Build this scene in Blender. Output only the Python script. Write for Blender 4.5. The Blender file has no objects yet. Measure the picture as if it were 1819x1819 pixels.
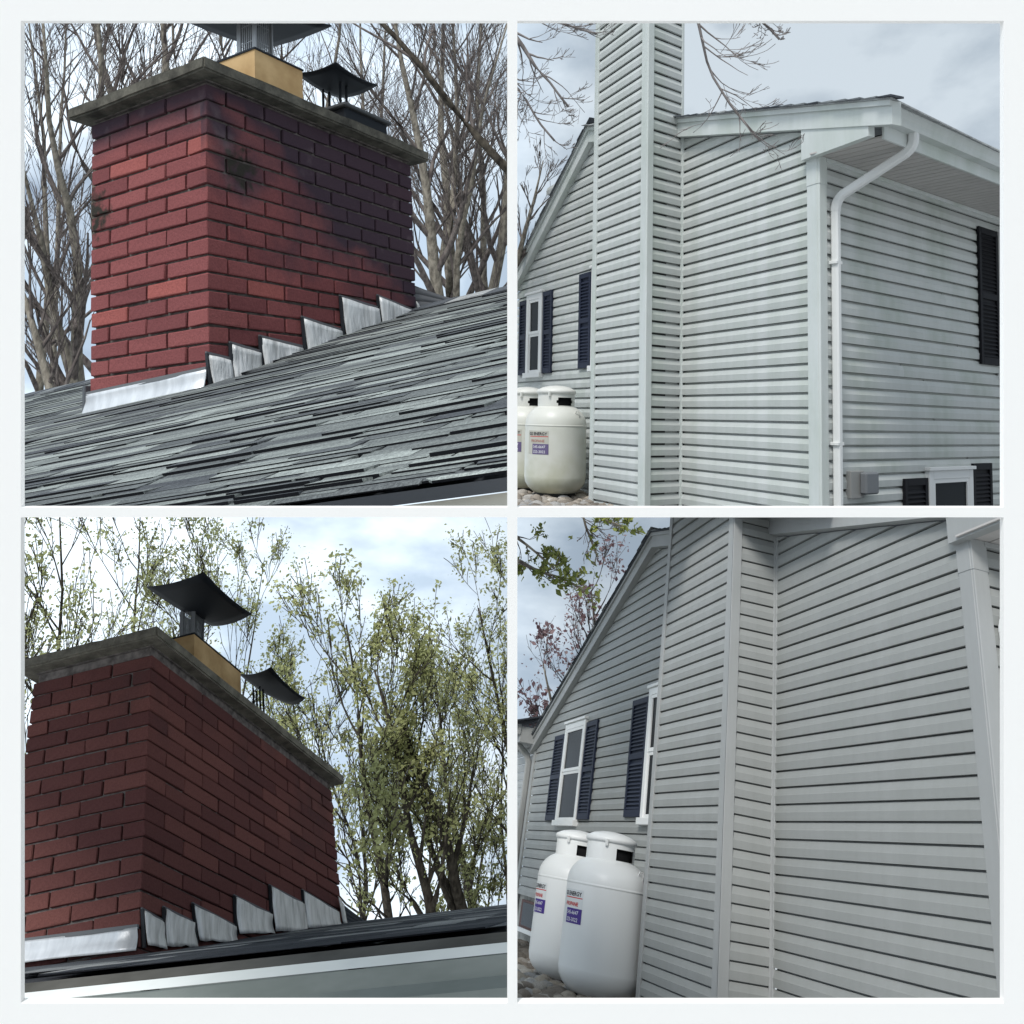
import bpy, bmesh, math, random
from mathutils import Vector, Matrix, noise
R = math.radians
random.seed(7)
sc = bpy.context.scene
COL = sc.collection

# ------------------------------------------------------------------ camera, sky, sun, exposure
F = 1600.0 / 1819.0                     # focal length in picture widths
PITCH = 33.0
cd = bpy.data.cameras.new('camera')
cam = bpy.data.objects.new('camera', cd); COL.objects.link(cam)
cd.sensor_width = 36.0; cd.lens = 36.0 * F
cd.shift_y = -309.5 / 1819.0
cd.clip_start = 0.05; cd.clip_end = 2000
cam.location = (0, 0, 1.6)
cam.rotation_euler = (R(90 + PITCH), 0, 0)
sc.camera = cam
CW = Matrix.Translation((0, 0, 1.6)) @ Matrix.Rotation(R(90 + PITCH), 4, 'X')

sc.view_settings.view_transform = 'Standard'
sc.view_settings.look = 'None'
sc.view_settings.gamma = 1.0
sc.view_settings.use_curve_mapping = False
sc.view_settings.exposure = 0.84

w = bpy.data.worlds.new('World'); sc.world = w; w.use_nodes = True
nt = w.node_tree; N = nt.nodes; L = nt.links; N.clear()
out = N.new('ShaderNodeOutputWorld'); bg = N.new('ShaderNodeBackground')
sky = N.new('ShaderNodeTexSky'); sky.sky_type = 'NISHITA'; sky.sun_disc = False
SUN_EL, SUN_ROT = 34.0, 198.0
sky.sun_elevation = R(SUN_EL); sky.sun_rotation = R(SUN_ROT)
tc = N.new('ShaderNodeTexCoord')
mp = N.new('ShaderNodeMapping'); mp.inputs['Scale'].default_value = (1.0, 1.0, 2.2); mp.inputs['Location'].default_value = (3.1, 0.4, 0.3)
n1 = N.new('ShaderNodeTexNoise'); n1.inputs['Scale'].default_value = 3.6; n1.inputs['Detail'].default_value = 7; n1.inputs['Roughness'].default_value = 0.52
n2 = N.new('ShaderNodeTexNoise'); n2.inputs['Scale'].default_value = 3.3; n2.inputs['Detail'].default_value = 5
r1 = N.new('ShaderNodeValToRGB')
r1.color_ramp.elements[0].position = 0.42; r1.color_ramp.elements[0].color = (3.2, 3.95, 4.8, 1)
r1.color_ramp.elements[1].position = 0.60; r1.color_ramp.elements[1].color = (6.3, 7.1, 7.8, 1)
r2 = N.new('ShaderNodeMapRange'); r2.inputs['From Min'].default_value = 0.60; r2.inputs['From Max'].default_value = 0.74
r2.inputs['To Min'].default_value = 1.0; r2.inputs['To Max'].default_value = 0.30
sx = N.new('ShaderNodeSeparateXYZ'); L.new(tc.outputs['Generated'], sx.inputs[0])
br = N.new('ShaderNodeMapRange'); br.interpolation_type = 'SMOOTHSTEP'
br.inputs['From Min'].default_value = -0.12; br.inputs['From Max'].default_value = 0.12; br.inputs['To Min'].default_value = 1.75; br.inputs['To Max'].default_value = 0.92
L.new(sx.outputs[0], br.inputs['Value'])
ml = N.new('ShaderNodeMix'); ml.data_type = 'RGBA'; ml.blend_type = 'MULTIPLY'; ml.inputs['Factor'].default_value = 1.0
mx = N.new('ShaderNodeMix'); mx.data_type = 'RGBA'
L.new(tc.outputs['Generated'], mp.inputs['Vector'])
L.new(mp.outputs[0], n1.inputs['Vector']); L.new(mp.outputs[0], n2.inputs['Vector'])
L.new(n1.outputs['Fac'], r1.inputs[0]); L.new(n2.outputs['Fac'], r2.inputs['Value'])
L.new(r2.outputs[0], mx.inputs['Factor']); L.new(sky.outputs[0], mx.inputs['A']); L.new(r1.outputs[0], ml.inputs['A']); L.new(br.outputs[0], ml.inputs['B']); L.new(ml.outputs['Result'], mx.inputs['B'])
L.new(mx.outputs['Result'], bg.inputs['Color']); bg.inputs['Strength'].default_value = 0.062
L.new(bg.outputs[0], out.inputs[0])

sd = bpy.data.lights.new('sun', 'SUN'); sd.energy = 1.5; sd.angle = R(16); sd.color = (1.0, 0.97, 0.93)
so = bpy.data.objects.new('sun', sd); COL.objects.link(so)
# the sky's sun_rotation turns clockwise seen from above, starting at +Y
sdir = Vector((math.sin(R(SUN_ROT)) * math.cos(R(SUN_EL)), math.cos(R(SUN_ROT)) * math.cos(R(SUN_EL)), math.sin(R(SUN_EL))))
so.rotation_euler = sdir.to_track_quat('Z', 'Y').to_euler()

# ------------------------------------------------------------------ the four bays: each set has its own rigid frame
def M4(rows, t, s=1.0):
    return CW @ Matrix(((rows[0][0], rows[0][1], rows[0][2], t[0]), (rows[1][0], rows[1][1], rows[1][2], t[1]),
                        (rows[2][0], rows[2][1], rows[2][2], t[2]), (0, 0, 0, 1)))
M_TL = M4([[0.85341, 0.51862, -0.05219], [0.11027, -0.08178, 0.99053], [0.50944, -0.85109, -0.12698]], [-1.0606, 0.8853, -3.1215])
M_BL = M4([[0.95689, 0.27196, -0.102], [0.26482, -0.67265, 0.69095], [0.1193, -0.68817, -0.71567]], [-1.6299, -1.4304, -4.0729])
M_TR = M4([[0.39239, 0.91952, 0.02244], [0.07187, -0.05497, 0.9959], [0.91699, -0.38917, -0.08765]], [2.3104, -0.3052, -6.9797])
M_BR = M4([[0.23375, 0.95955, 0.15692], [0.45946, -0.25124, 0.85193], [0.85689, -0.12704, -0.4996]], [2.5088, -2.5642, -4.7772])
LEAN = Matrix([[1.0, 0.01648, -0.1024], [0.0, 0.99986, -0.08946], [0.0, 0.0, 1.0]])      # the cleaned chimney and its roof lean a few degrees out of plumb
BAY = {}                                 # top-level object name -> bay key
def at(px, py, depth):                   # a point in front of the camera, in world metres
    return CW @ Vector(((px - 909.5) / 1600 * depth, -(py - 600) / 1600 * depth, -depth))

# ------------------------------------------------------------------ materials
def mat(name, base=(.5, .5, .5), rough=.7, spec=.3, metal=0.0):
    m = bpy.data.materials.new(name); m.use_nodes = True
    b = m.node_tree.nodes['Principled BSDF']
    b.inputs['Base Color'].default_value = (*base, 1); b.inputs['Roughness'].default_value = rough
    b.inputs['Specular IOR Level'].default_value = spec; b.inputs['Metallic'].default_value = metal
    return m
def nn(m, t, **kw):
    n = m.node_tree.nodes.new(t)
    for k, v in kw.items():
        if k in n.inputs: n.inputs[k].default_value = v
        else: setattr(n, k, v)
    return n
def lk(m, a, b): m.node_tree.links.new(a, b)
def noise_fac(m, scale, detail=4, coord='Object', stretch=None, rough=.55, obj=None):
    t = nn(m, 'ShaderNodeTexCoord')
    if obj: t.object = obj
    n = nn(m, 'ShaderNodeTexNoise'); n.inputs['Scale'].default_value = scale; n.inputs['Detail'].default_value = detail; n.inputs['Roughness'].default_value = rough
    if stretch:
        q = nn(m, 'ShaderNodeMapping'); q.inputs['Scale'].default_value = stretch
        lk(m, t.outputs[coord], q.inputs[0]); lk(m, q.outputs[0], n.inputs['Vector'])
    else: lk(m, t.outputs[coord], n.inputs['Vector'])
    return n.outputs['Fac']
def ramp(m, fac, stops):
    r = nn(m, 'ShaderNodeValToRGB'); e = r.color_ramp.elements
    e[0].position, e[0].color = stops[0][0], (*stops[0][1], 1)
    e[1].position, e[1].color = stops[-1][0], (*stops[-1][1], 1)
    for p, c in stops[1:-1]:
        q = e.new(p); q.color = (*c, 1)
    lk(m, fac, r.inputs[0]); return r.outputs[0]
def mixc(m, fac, a, b, mode='MIX'):
    x = nn(m, 'ShaderNodeMix', data_type='RGBA', blend_type=mode)
    for s, v in (('Factor', fac), ('A', a), ('B', b)):
        if isinstance(v, (int, float)): x.inputs[s].default_value = v
        elif isinstance(v, tuple): x.inputs[s].default_value = (*v, 1)
        else: lk(m, v, x.inputs[s])
    return x.outputs['Result']
def math_(m, op, a, b=None, c=None, clamp=False):
    x = nn(m, 'ShaderNodeMath', operation=op, use_clamp=clamp)
    for i, v in enumerate((a, b, c)):
        if v is None: continue
        if isinstance(v, (int, float)): x.inputs[i].default_value = v
        else: lk(m, v, x.inputs[i])
    return x.outputs[0]
def setc(m, c): lk(m, c, m.node_tree.nodes['Principled BSDF'].inputs['Base Color'])
def bump(m, fac, strength=.3, dist=.01):
    b = nn(m, 'ShaderNodeBump', Strength=strength, Distance=dist)
    lk(m, fac, b.inputs['Height']); lk(m, b.outputs[0], m.node_tree.nodes['Principled BSDF'].inputs['Normal'])
def objrand(m): return nn(m, 'ShaderNodeObjectInfo').outputs['Random']

def brick_mat(name, root, after):
    m = mat(name, rough=.9, spec=.15)
    rnd = objrand(m)
    if after: c = ramp(m, rnd, [(0, (.13, .052, .050)), (.5, (.165, .066, .060)), (1, (.22, .088, .076))])  # after: same bricks in a darker copy, standing in for shade
    else: c = ramp(m, rnd, [(0, (.20, .066, .068)), (.5, (.255, .083, .083)), (.9, (.30, .10, .097)), (1, (.41, .12, .10))])
    g = noise_fac(m, 150, 3)
    c = mixc(m, .5, c, ramp(m, g, [(.3, (.55, .55, .55)), (.7, (1.1, 1.1, 1.1))]), 'MULTIPLY')
    # before: soot and grime, plus painted crown shade in the collar, placed in the chimney's own frame
    tcn = nn(m, 'ShaderNodeTexCoord'); tcn.object = root
    sep = nn(m, 'ShaderNodeSeparateXYZ'); lk(m, tcn.outputs['Object'], sep.inputs[0])
    nz = nn(m, 'ShaderNodeTexNoise'); nz.inputs['Scale'].default_value = 4.2; nz.inputs['Detail'].default_value = 5
    lk(m, tcn.outputs['Object'], nz.inputs['Vector'])
    X, Y, Z = sep.outputs
    if not after:
        right = math_(m, 'MULTIPLY', math_(m, 'GREATER_THAN', X, -.03), 1.0)
        zz = math_(m, 'MULTIPLY_ADD', Z, 1.55, .46)
        band = math_(m, 'ADD', zz, math_(m, 'MULTIPLY', Y, 1.0))
        s = math_(m, 'MULTIPLY_ADD', nz.outputs['Fac'], 1.7, -.82)
        k = math_(m, 'MULTIPLY', math_(m, 'ADD', band, s), right)
        top = math_(m, 'MULTIPLY_ADD', Z, 6.0, 1.0)                        # collar under the crown: soot plus painted crown shade
        k = math_(m, 'MAXIMUM', math_(m, 'MULTIPLY', k, 1.5), math_(m, 'MULTIPLY_ADD', nz.outputs['Fac'], .9, math_(m, 'ADD', top, -.45)))
        k = math_(m, 'MULTIPLY', math_(m, 'MAXIMUM', k, 0.0), 1.1, clamp=True); k = math_(m, 'MINIMUM', k, .93)
        c = mixc(m, k, c, (.045, .034, .048))
        # two patches of dark moss in the joints
        for cx_, cy_, cz_, sz_ in ((0, .15, -.27, 9.0), (-.62, 0, -.36, 8.0)):
            vd = nn(m, 'ShaderNodeVectorMath', operation='DISTANCE'); lk(m, tcn.outputs['Object'], vd.inputs[0]); vd.inputs[1].default_value = (cx_, cy_, cz_)
            n3 = nn(m, 'ShaderNodeTexNoise'); n3.inputs['Scale'].default_value = 26; n3.inputs['Detail'].default_value = 4; lk(m, tcn.outputs['Object'], n3.inputs['Vector'])
            mk = math_(m, 'ADD', math_(m, 'MULTIPLY_ADD', vd.outputs['Value'], -sz_, .72), math_(m, 'MULTIPLY_ADD', n3.outputs['Fac'], 3.0, -1.4))
            c = mixc(m, math_(m, 'MULTIPLY', mk, 1.6, clamp=True), c, (.035, .032, .026))
        # pale lime bloom inside the soot
        w2 = nn(m, 'ShaderNodeTexNoise'); w2.inputs['Scale'].default_value = 7; w2.inputs['Detail'].default_value = 6
        lk(m, tcn.outputs['Object'], w2.inputs['Vector'])
        bl = math_(m, 'MULTIPLY', math_(m, 'MULTIPLY_ADD', w2.outputs['Fac'], 6, -3.55, clamp=True), math_(m, 'MULTIPLY', k, .45))
        c = mixc(m, bl, c, (.22, .17, .18))
    else:
        k = math_(m, 'MULTIPLY_ADD', nz.outputs['Fac'], 2.2, math_(m, 'MULTIPLY_ADD', Z, .9, math_(m, 'MULTIPLY_ADD', Y, .22, -1.05)))
        k = math_(m, 'MULTIPLY', k, .6, clamp=True)
        c = mixc(m, k, c, (.052, .040, .042))
    setc(m, c); bump(m, g, .5, .004)
    return m
def mortar_mat(name, c):
    m = mat(name, rough=.95, spec=.1); g = noise_fac(m, 30, 4)
    setc(m, mixc(m, 1.0, ramp(m, g, [(.35, tuple(x * .45 for x in c)), (.65, c)]), (1, 1, 1), 'MULTIPLY')); bump(m, g, .4, .004); return m
def shingle_mat(name, pal, island=False):
    m = mat(name, rough=.95, spec=.12)
    c = ramp(m, nn(m, 'ShaderNodeNewGeometry').outputs['Random Per Island'] if island else objrand(m), pal)
    g = noise_fac(m, 260, 3, rough=.7); g2 = noise_fac(m, 9, 4, stretch=(1, 3, 1))
    c = mixc(m, .55, c, ramp(m, g, [(.35, (.25, .25, .27)), (.65, (1.4, 1.4, 1.38))]), 'MULTIPLY')
    c = mixc(m, .5, c, ramp(m, g2, [(.35, (.5, .5, .52)), (.68, (1.35, 1.38, 1.34))]), 'MULTIPLY')
    setc(m, c); bump(m, g, .6, .004); return m
EDGE = mat('shingle_shadow_edge', (.012, .013, .016), .9, .1); THK = [.0056]; SHFIELD = []  # butt faces painted near black as the shadow line of each shingle row
SHB = shingle_mat('asphalt_shingle', [(0, (.09, .097, .108)), (.35, (.155, .168, .17)), (.7, (.23, .25, .243)), (1, (.36, .39, .375))])
SHA = shingle_mat('wet_asphalt_shingle', [(0, (.06, .067, .08)), (.5, (.12, .13, .145)), (.8, (.22, .235, .245)), (1, (.50, .51, .51))])
SHBI = shingle_mat('asphalt_shingle_field', [(0, (.09, .097, .108)), (.35, (.155, .168, .17)), (.7, (.23, .25, .243)), (1, (.36, .39, .375))], True)
SHFIELD.append(SHBI)
def siding_mat(name, c, grimy=False):
    m = mat(name, base=c, rough=.52, spec=.35)
    g = noise_fac(m, 5, 4, stretch=(1, 1, .5)); g2 = noise_fac(m, 70, 2, stretch=(.12, .12, 1))
    cc = mixc(m, .6, c, ramp(m, g, [(.3, (.9, .91, .9)), (.7, (1.04, 1.04, 1.05))]), 'MULTIPLY')
    cc = mixc(m, .35, cc, ramp(m, objrand(m), [(0, (.93, .93, .93)), (1, (1.03, 1.03, 1.03))]), 'MULTIPLY')
    st = noise_fac(m, 3.2, 5, stretch=(7, 7, .35), rough=.65)
    cc = mixc(m, .22, cc, ramp(m, st, [(.36, (.86, .87, .85)), (.56, (1, 1, 1))]), 'MULTIPLY')
    if grimy:
        al = noise_fac(m, 1.1, 6, stretch=(1.6, 1.6, .5), rough=.6)
        cc = mixc(m, math_(m, 'MULTIPLY_ADD', al, 3.2, -1.45, clamp=True), cc, (.76, .81, .74), 'MULTIPLY')
    wv = noise_fac(m, 1.4, 2)
    setc(m, cc); bump(m, wv, .2, .02); return m
SID1 = siding_mat('vinyl_siding', (.525, .545, .53), True)
SID2 = siding_mat('dimmed_vinyl_siding', (.31, .318, .308))  # darker copy of the same siding, dimmer light put into its colour
TRIM1 = siding_mat('white_trim', (.60, .63, .615), True)
TRIM2 = siding_mat('dimmed_white_trim', (.345, .352, .348))  # the same trim darkened to match, dimmer light put into its colour
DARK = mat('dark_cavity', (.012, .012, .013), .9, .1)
SHUT1 = mat('black_shutter', (.008, .008, .011), .65, .2)
SHUT2 = mat('navy_shutter', (.018, .024, .046), .6, .25)
WHITE = mat('white_vinyl', (.72, .73, .72), .4, .4)
GLASS = mat('window_glass', (.014, .017, .02), .25, .04)
SOFF = siding_mat('soffit_vinyl', (.50, .475, .455))
GREYM = mat('grey_meter_box', (.16, .17, .18), .5, .4)
def lead_mat():
    m = mat('lead_flashing', (.5, .51, .52), .45, .5, .35)
    g = noise_fac(m, 9, 5, stretch=(1, 3.5, .7)); g2 = noise_fac(m, 40, 3)
    c = ramp(m, g, [(.30, (.52, .52, .51)), (.5, (.78, .78, .77)), (.66, (.90, .90, .89))]); setc(m, c); bump(m, g, .7, .02); return m
LEAD = lead_mat()
def zinc_mat():
    m = mat('apron_metal', (.62, .64, .66), .4, .5, .3); g = noise_fac(m, 12, 4, stretch=(2, 1, .6))
    setc(m, ramp(m, g, [(.3, (.55, .57, .59)), (.7, (.78, .80, .82))])); bump(m, g, .35, .01); return m
ZINC = zinc_mat()
SEAL = mat('black_sealant', (.03, .034, .04), .6, .3)
def concrete_mat(name, a, b):
    m = mat(name, rough=.95, spec=.1); g = noise_fac(m, 14, 6); g2 = noise_fac(m, 120, 3)
    setc(m, mixc(m, .5, ramp(m, g, [(.32, a), (.66, b)]), ramp(m, g2, [(.3, (.6, .6, .6)), (.7, (1.1, 1.1, 1.1))]), 'MULTIPLY')); bump(m, g, .6, .012); return m
CROWN1 = concrete_mat('weathered_crown', (.05, .048, .042), (.15, .142, .118))
CROWN2 = concrete_mat('pale_crown', (.12, .112, .092), (.27, .25, .205))
CONC = concrete_mat('foundation_concrete', (.25, .26, .25), (.42, .42, .40))
def clay_mat():
    m = mat('clay_flue', (.55, .36, .17), .85, .15); g = noise_fac(m, 8, 4)
    setc(m, ramp(m, g, [(.3, (.44, .28, .13)), (.7, (.66, .46, .24))])); return m
CLAY = clay_mat()
BLK = mat('black_painted_steel', (.008, .011, .016), .6, .25)
STEEL = mat('galvanised_mesh', (.35, .36, .37), .4, .5, .7)
def gutter_mat(name, a, b):
    m = mat(name, rough=.45, spec=.4); g = noise_fac(m, 6, 4, stretch=(.5, 1, 2))
    setc(m, ramp(m, g, [(.35, a), (.65, b)])); return m
FASC = gutter_mat('dark_fascia', (.05, .047, .038), (.13, .125, .11))  # mottled dark brown
GUT = gutter_mat('gutter_metal', (.19, .215, .20), (.27, .295, .28))
LIP = gutter_mat('gutter_lip', (.66, .69, .67), (.80, .83, .81))
def bark_mat(name, a, b):
    m = mat(name, rough=.95, spec=.1); g = noise_fac(m, 6, 5, stretch=(4, 4, 1))
    setc(m, ramp(m, g, [(.35, a), (.65, b)])); bump(m, g, .5, .02); return m
BARK = bark_mat('grey_bark', (.13, .115, .095), (.36, .325, .27))
TWIG = bark_mat('twig_bark', (.08, .068, .066), (.22, .19, .175))
BARK2 = bark_mat('dark_bark', (.035, .03, .025), (.11, .095, .075))
def leaf_mat(name, pal, trans=.4):
    m = mat(name, rough=.6, spec=.25)
    g = noise_fac(m, 1.3, 3); i = nn(m, 'ShaderNodeNewGeometry')
    c = mixc(m, .6, ramp(m, i.outputs['Random Per Island'], pal), ramp(m, g, [(.35, (.75, .78, .72)), (.65, (1.2, 1.18, 1.05))]), 'MULTIPLY')
    setc(m, c)
    t = nn(m, 'ShaderNodeBsdfTranslucent'); lk(m, c, t.inputs[0])
    x = nn(m, 'ShaderNodeMixShader'); x.inputs[0].default_value = trans
    b = m.node_tree.nodes['Principled BSDF']; o = m.node_tree.nodes['Material Output']
    lk(m, b.outputs[0], x.inputs[1]); lk(m, t.outputs[0], x.inputs[2]); lk(m, x.outputs[0], o.inputs[0]); return m
LEAFG = leaf_mat('spring_leaf', [(0, (.29, .29, .16)), (.5, (.41, .43, .20)), (1, (.56, .58, .31))])
LEAFM = leaf_mat('maple_leaf', [(0, (.12, .15, .05)), (.5, (.26, .30, .08)), (1, (.46, .48, .15))])
LEAFP = leaf_mat('purple_leaf', [(0, (.17, .10, .12)), (.6, (.29, .18, .20)), (1, (.44, .32, .33))])
def tank_mat(name, moss):
    m = mat(name, (.70, .72, .72), .38, .4)
    g = noise_fac(m, 3, 5); t = nn(m, 'ShaderNodeTexCoord'); s = nn(m, 'ShaderNodeSeparateXYZ'); lk(m, t.outputs['Object'], s.inputs[0])
    k = math_(m, 'MULTIPLY_ADD', s.outputs['Z'], -1.1 if moss else -.3, 1.25 if moss else .05)
    k = math_(m, 'MULTIPLY', k, math_(m, 'MULTIPLY_ADD', g, 1.6, -.3, clamp=True), clamp=True)
    c = mixc(m, math_(m, 'MULTIPLY', k, .85), (.70, .70, .66) if moss else (.74, .75, .74), (.40, .40, .25)); setc(m, c); bump(m, g, .06, .01); return m
TANK1 = tank_mat('mossy_white_paint', True); TANK2 = tank_mat('white_paint', False)
STONE = concrete_mat('river_stone', (.16, .14, .12), (.44, .40, .35))
def stone_tint():
    m = mat('river_stones', rough=.85, spec=.2); g = noise_fac(m, 9, 5)
    c = ramp(m, objrand(m), [(0, (.16, .14, .12)), (.3, (.30, .26, .22)), (.6, (.42, .37, .31)), (.85, (.32, .32, .32)), (1, (.62, .57, .50))])
    setc(m, mixc(m, .6, c, ramp(m, g, [(.3, (.6, .6, .6)), (.7, (1.15, 1.15, 1.15))]), 'MULTIPLY')); bump(m, g, .4, .01); return m
STONES = stone_tint()
SOIL = concrete_mat('gravel_soil', (.05, .045, .038), (.14, .12, .10))
GRASS = concrete_mat('lawn_green', (.03, .05, .015), (.07, .10, .03))
FRAMEM = mat('white_matt_board', (.97, .955, .93), .8, .1)
RED = mat('red_print', (.55, .03, .03), .5); PURP = mat('purple_print', (.06, .03, .22), .5)
INK = mat('black_print', (.02, .02, .03), .5); WPR = mat('white_print', (.85, .85, .85), .5); LABW1 = mat('faded_label', (.50, .49, .43), .5); FADED = mat('faded_red', (.42, .20, .17), .6); FADEP = mat('faded_purple', (.14, .11, .22), .6)
LABW = mat('label_white', (.66, .68, .68), .4)

# ------------------------------------------------------------------ mesh helpers
def mesh(name, v, f, smooth=False):
    me = bpy.data.meshes.new(name); me.from_pydata([tuple(p) for p in v], [], f); me.update()
    if smooth: me.polygons.foreach_set('use_smooth', [True] * len(me.polygons))
    return me
def obj(name, me, m=None, parent=None, M=None, label=None):
    o = bpy.data.objects.new(name, me); COL.objects.link(o)
    if m is not None and me is not None and not me.materials: me.materials.append(m)
    if parent: o.parent = parent
    if M is not None:
        if parent: o.matrix_basis = M
        else: o.matrix_world = M
    if label: o['label'] = label
    return o
def thing(name, M, bay, label, cat, group=None, me=None, m=None, kind=None):
    o = bpy.data.objects.new(name, me); COL.objects.link(o); o.matrix_world = M
    if me is not None and m is not None: me.materials.append(m)
    if kind: o['kind'] = kind
    else: o['label'] = label; o['category'] = cat
    if group: o['group'] = group
    BAY[o.name] = bay
    return o
def fixn(me):
    b = bmesh.new(); b.from_mesh(me); bmesh.ops.recalc_face_normals(b, faces=b.faces); b.to_mesh(me); b.free(); return me
def box(x0, x1, y0, y1, z0, z1, bev=0.0, name='box'):
    b = bmesh.new(); bmesh.ops.create_cube(b, size=1)
    for v in b.verts: v.co = Vector(((x0 + x1) / 2 + v.co.x * (x1 - x0), (y0 + y1) / 2 + v.co.y * (y1 - y0), (z0 + z1) / 2 + v.co.z * (z1 - z0)))
    if bev: bmesh.ops.bevel(b, geom=list(b.edges), offset=bev, segments=1, affect='EDGES')
    me = bpy.data.meshes.new(name); b.to_mesh(me); b.free(); return me
def prism(poly, d, name='prism', bev=0):
    """poly: list of Vectors (planar), extruded by the vector d"""
    n = len(poly); v = [Vector(p) for p in poly] + [Vector(p) + Vector(d) for p in poly]
    f = [tuple(range(n)), tuple(range(2 * n - 1, n - 1, -1))] + [(i, i + n, (i + 1) % n + n, (i + 1) % n) for i in range(n)]
    return fixn(mesh(name, v, f))
def join(parts, name='joined'):
    v = []; f = []
    for me in parts:
        k = len(v); v += [x.co.copy() for x in me.vertices]; f += [tuple(i + k for i in p.vertices) for p in me.polygons]
    return mesh(name, v, f)
def tube(pts, rad, seg=6, cap=True):
    v = []; f = []
    n = len(pts)
    for i, p in enumerate(pts):
        d = (pts[min(i + 1, n - 1)] - pts[max(i - 1, 0)])
        d = d.normalized() if d.length > 1e-9 else Vector((0, 0, 1))
        a = d.orthogonal().normalized(); b = d.cross(a)
        r = rad[i] if isinstance(rad, (list, tuple)) else rad
        for k in range(seg):
            t = 2 * math.pi * k / seg; v.append(p + a * math.cos(t) * r + b * math.sin(t) * r)
    for i in range(n - 1):
        for k in range(seg):
            f.append((i * seg + k, i * seg + (k + 1) % seg, (i + 1) * seg + (k + 1) % seg, (i + 1) * seg + k))
    if cap: f += [tuple(range(seg - 1, -1, -1)), tuple((n - 1) * seg + k for k in range(seg))]
    return v, f
def sweep_rect(pts, a, b, up, name='pipe'):
    """rectangular pipe of half sizes a (sideways) and b; rounded by an eight-sided section"""
    sec = [(a, b * .6), (a * .6, b), (-a * .6, b), (-a, b * .6), (-a, -b * .6), (-a * .6, -b), (a * .6, -b), (a, -b * .6)]
    v = []; f = []; n = len(pts)
    for i, p in enumerate(pts):
        d = (pts[min(i + 1, n - 1)] - pts[max(i - 1, 0)]).normalized()
        s = d.cross(up).normalized(); t = s.cross(d).normalized()
        for x, y in sec: v.append(p + s * x + t * y)
    for i in range(n - 1):
        for k in range(8): f.append((i * 8 + k, i * 8 + (k + 1) % 8, (i + 1) * 8 + (k + 1) % 8, (i + 1) * 8 + k))
    f += [tuple(range(7, -1, -1)), tuple((n - 1) * 8 + k for k in range(8))]
    return fixn(mesh(name, v, f))

# ------------------------------------------------------------------ added white frame with four openings, parting the four views
def frame_board():
    D = .50; s = D / 1600.0
    xs = [-60, 37, 901, 919, 1783, 1879]; ys = [-60, 37, 901, 919, 1782, 1879]
    root = thing('dividing_frame', CW, 'ALL', 'added white square frame with four openings, each looking onto one view', 'frame')
    T = .004
    def P(px, py, z): return Vector(((px - 909.5) * s, -(py - 600) * s, -D + z))
    def bar(x0, x1, y0, y1, nm):
        a, b = P(x0, y0, 0), P(x1, y1, 0)
        obj(nm, box(min(a.x, b.x), max(a.x, b.x), min(a.y, b.y), max(a.y, b.y), -D - T, -D, name=nm), FRAMEM, root)
    bar(xs[0], xs[5], ys[0], ys[1], 'rail'); bar(xs[0], xs[5], ys[4], ys[5], 'rail')
    bar(xs[0], xs[1], ys[1], ys[4], 'stile'); bar(xs[4], xs[5], ys[1], ys[4], 'stile')
    bar(xs[2], xs[3], ys[1], ys[4], 'mullion'); bar(xs[1], xs[2], ys[2], ys[3], 'transom'); bar(xs[3], xs[4], ys[2], ys[3], 'transom')
    # thin partition boards run back from the middle bars between the views
    def wedge(p0, p1, q0, q1, z0, z1, nm):
        v = [Vector(((x - 909.5) / 1600 * d, -(y - 600) / 1600 * d, -d)) for d in (z0, z1) for x, y in (p0, p1, q1, q0)]
        f = [(0, 1, 2, 3), (7, 6, 5, 4), (0, 4, 5, 1), (1, 5, 6, 2), (2, 6, 7, 3), (3, 7, 4, 0)]
        obj(nm, fixn(mesh(nm, v, f)), FRAMEM, root)
    wedge((907, -60), (912, -60), (907, 1879), (912, 1879), .51, .72, 'partition_board')
    wedge((-60, 907.5), (906, 907.5), (-60, 912.5), (906, 912.5), .51, BOARD_L, 'partition_board')
    wedge((913, 907.5), (1879, 907.5), (913, 912.5), (1879, 912.5), .51, BOARD_R, 'partition_board')
BOARD_L, BOARD_R = .72, .9
frame_board()

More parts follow.
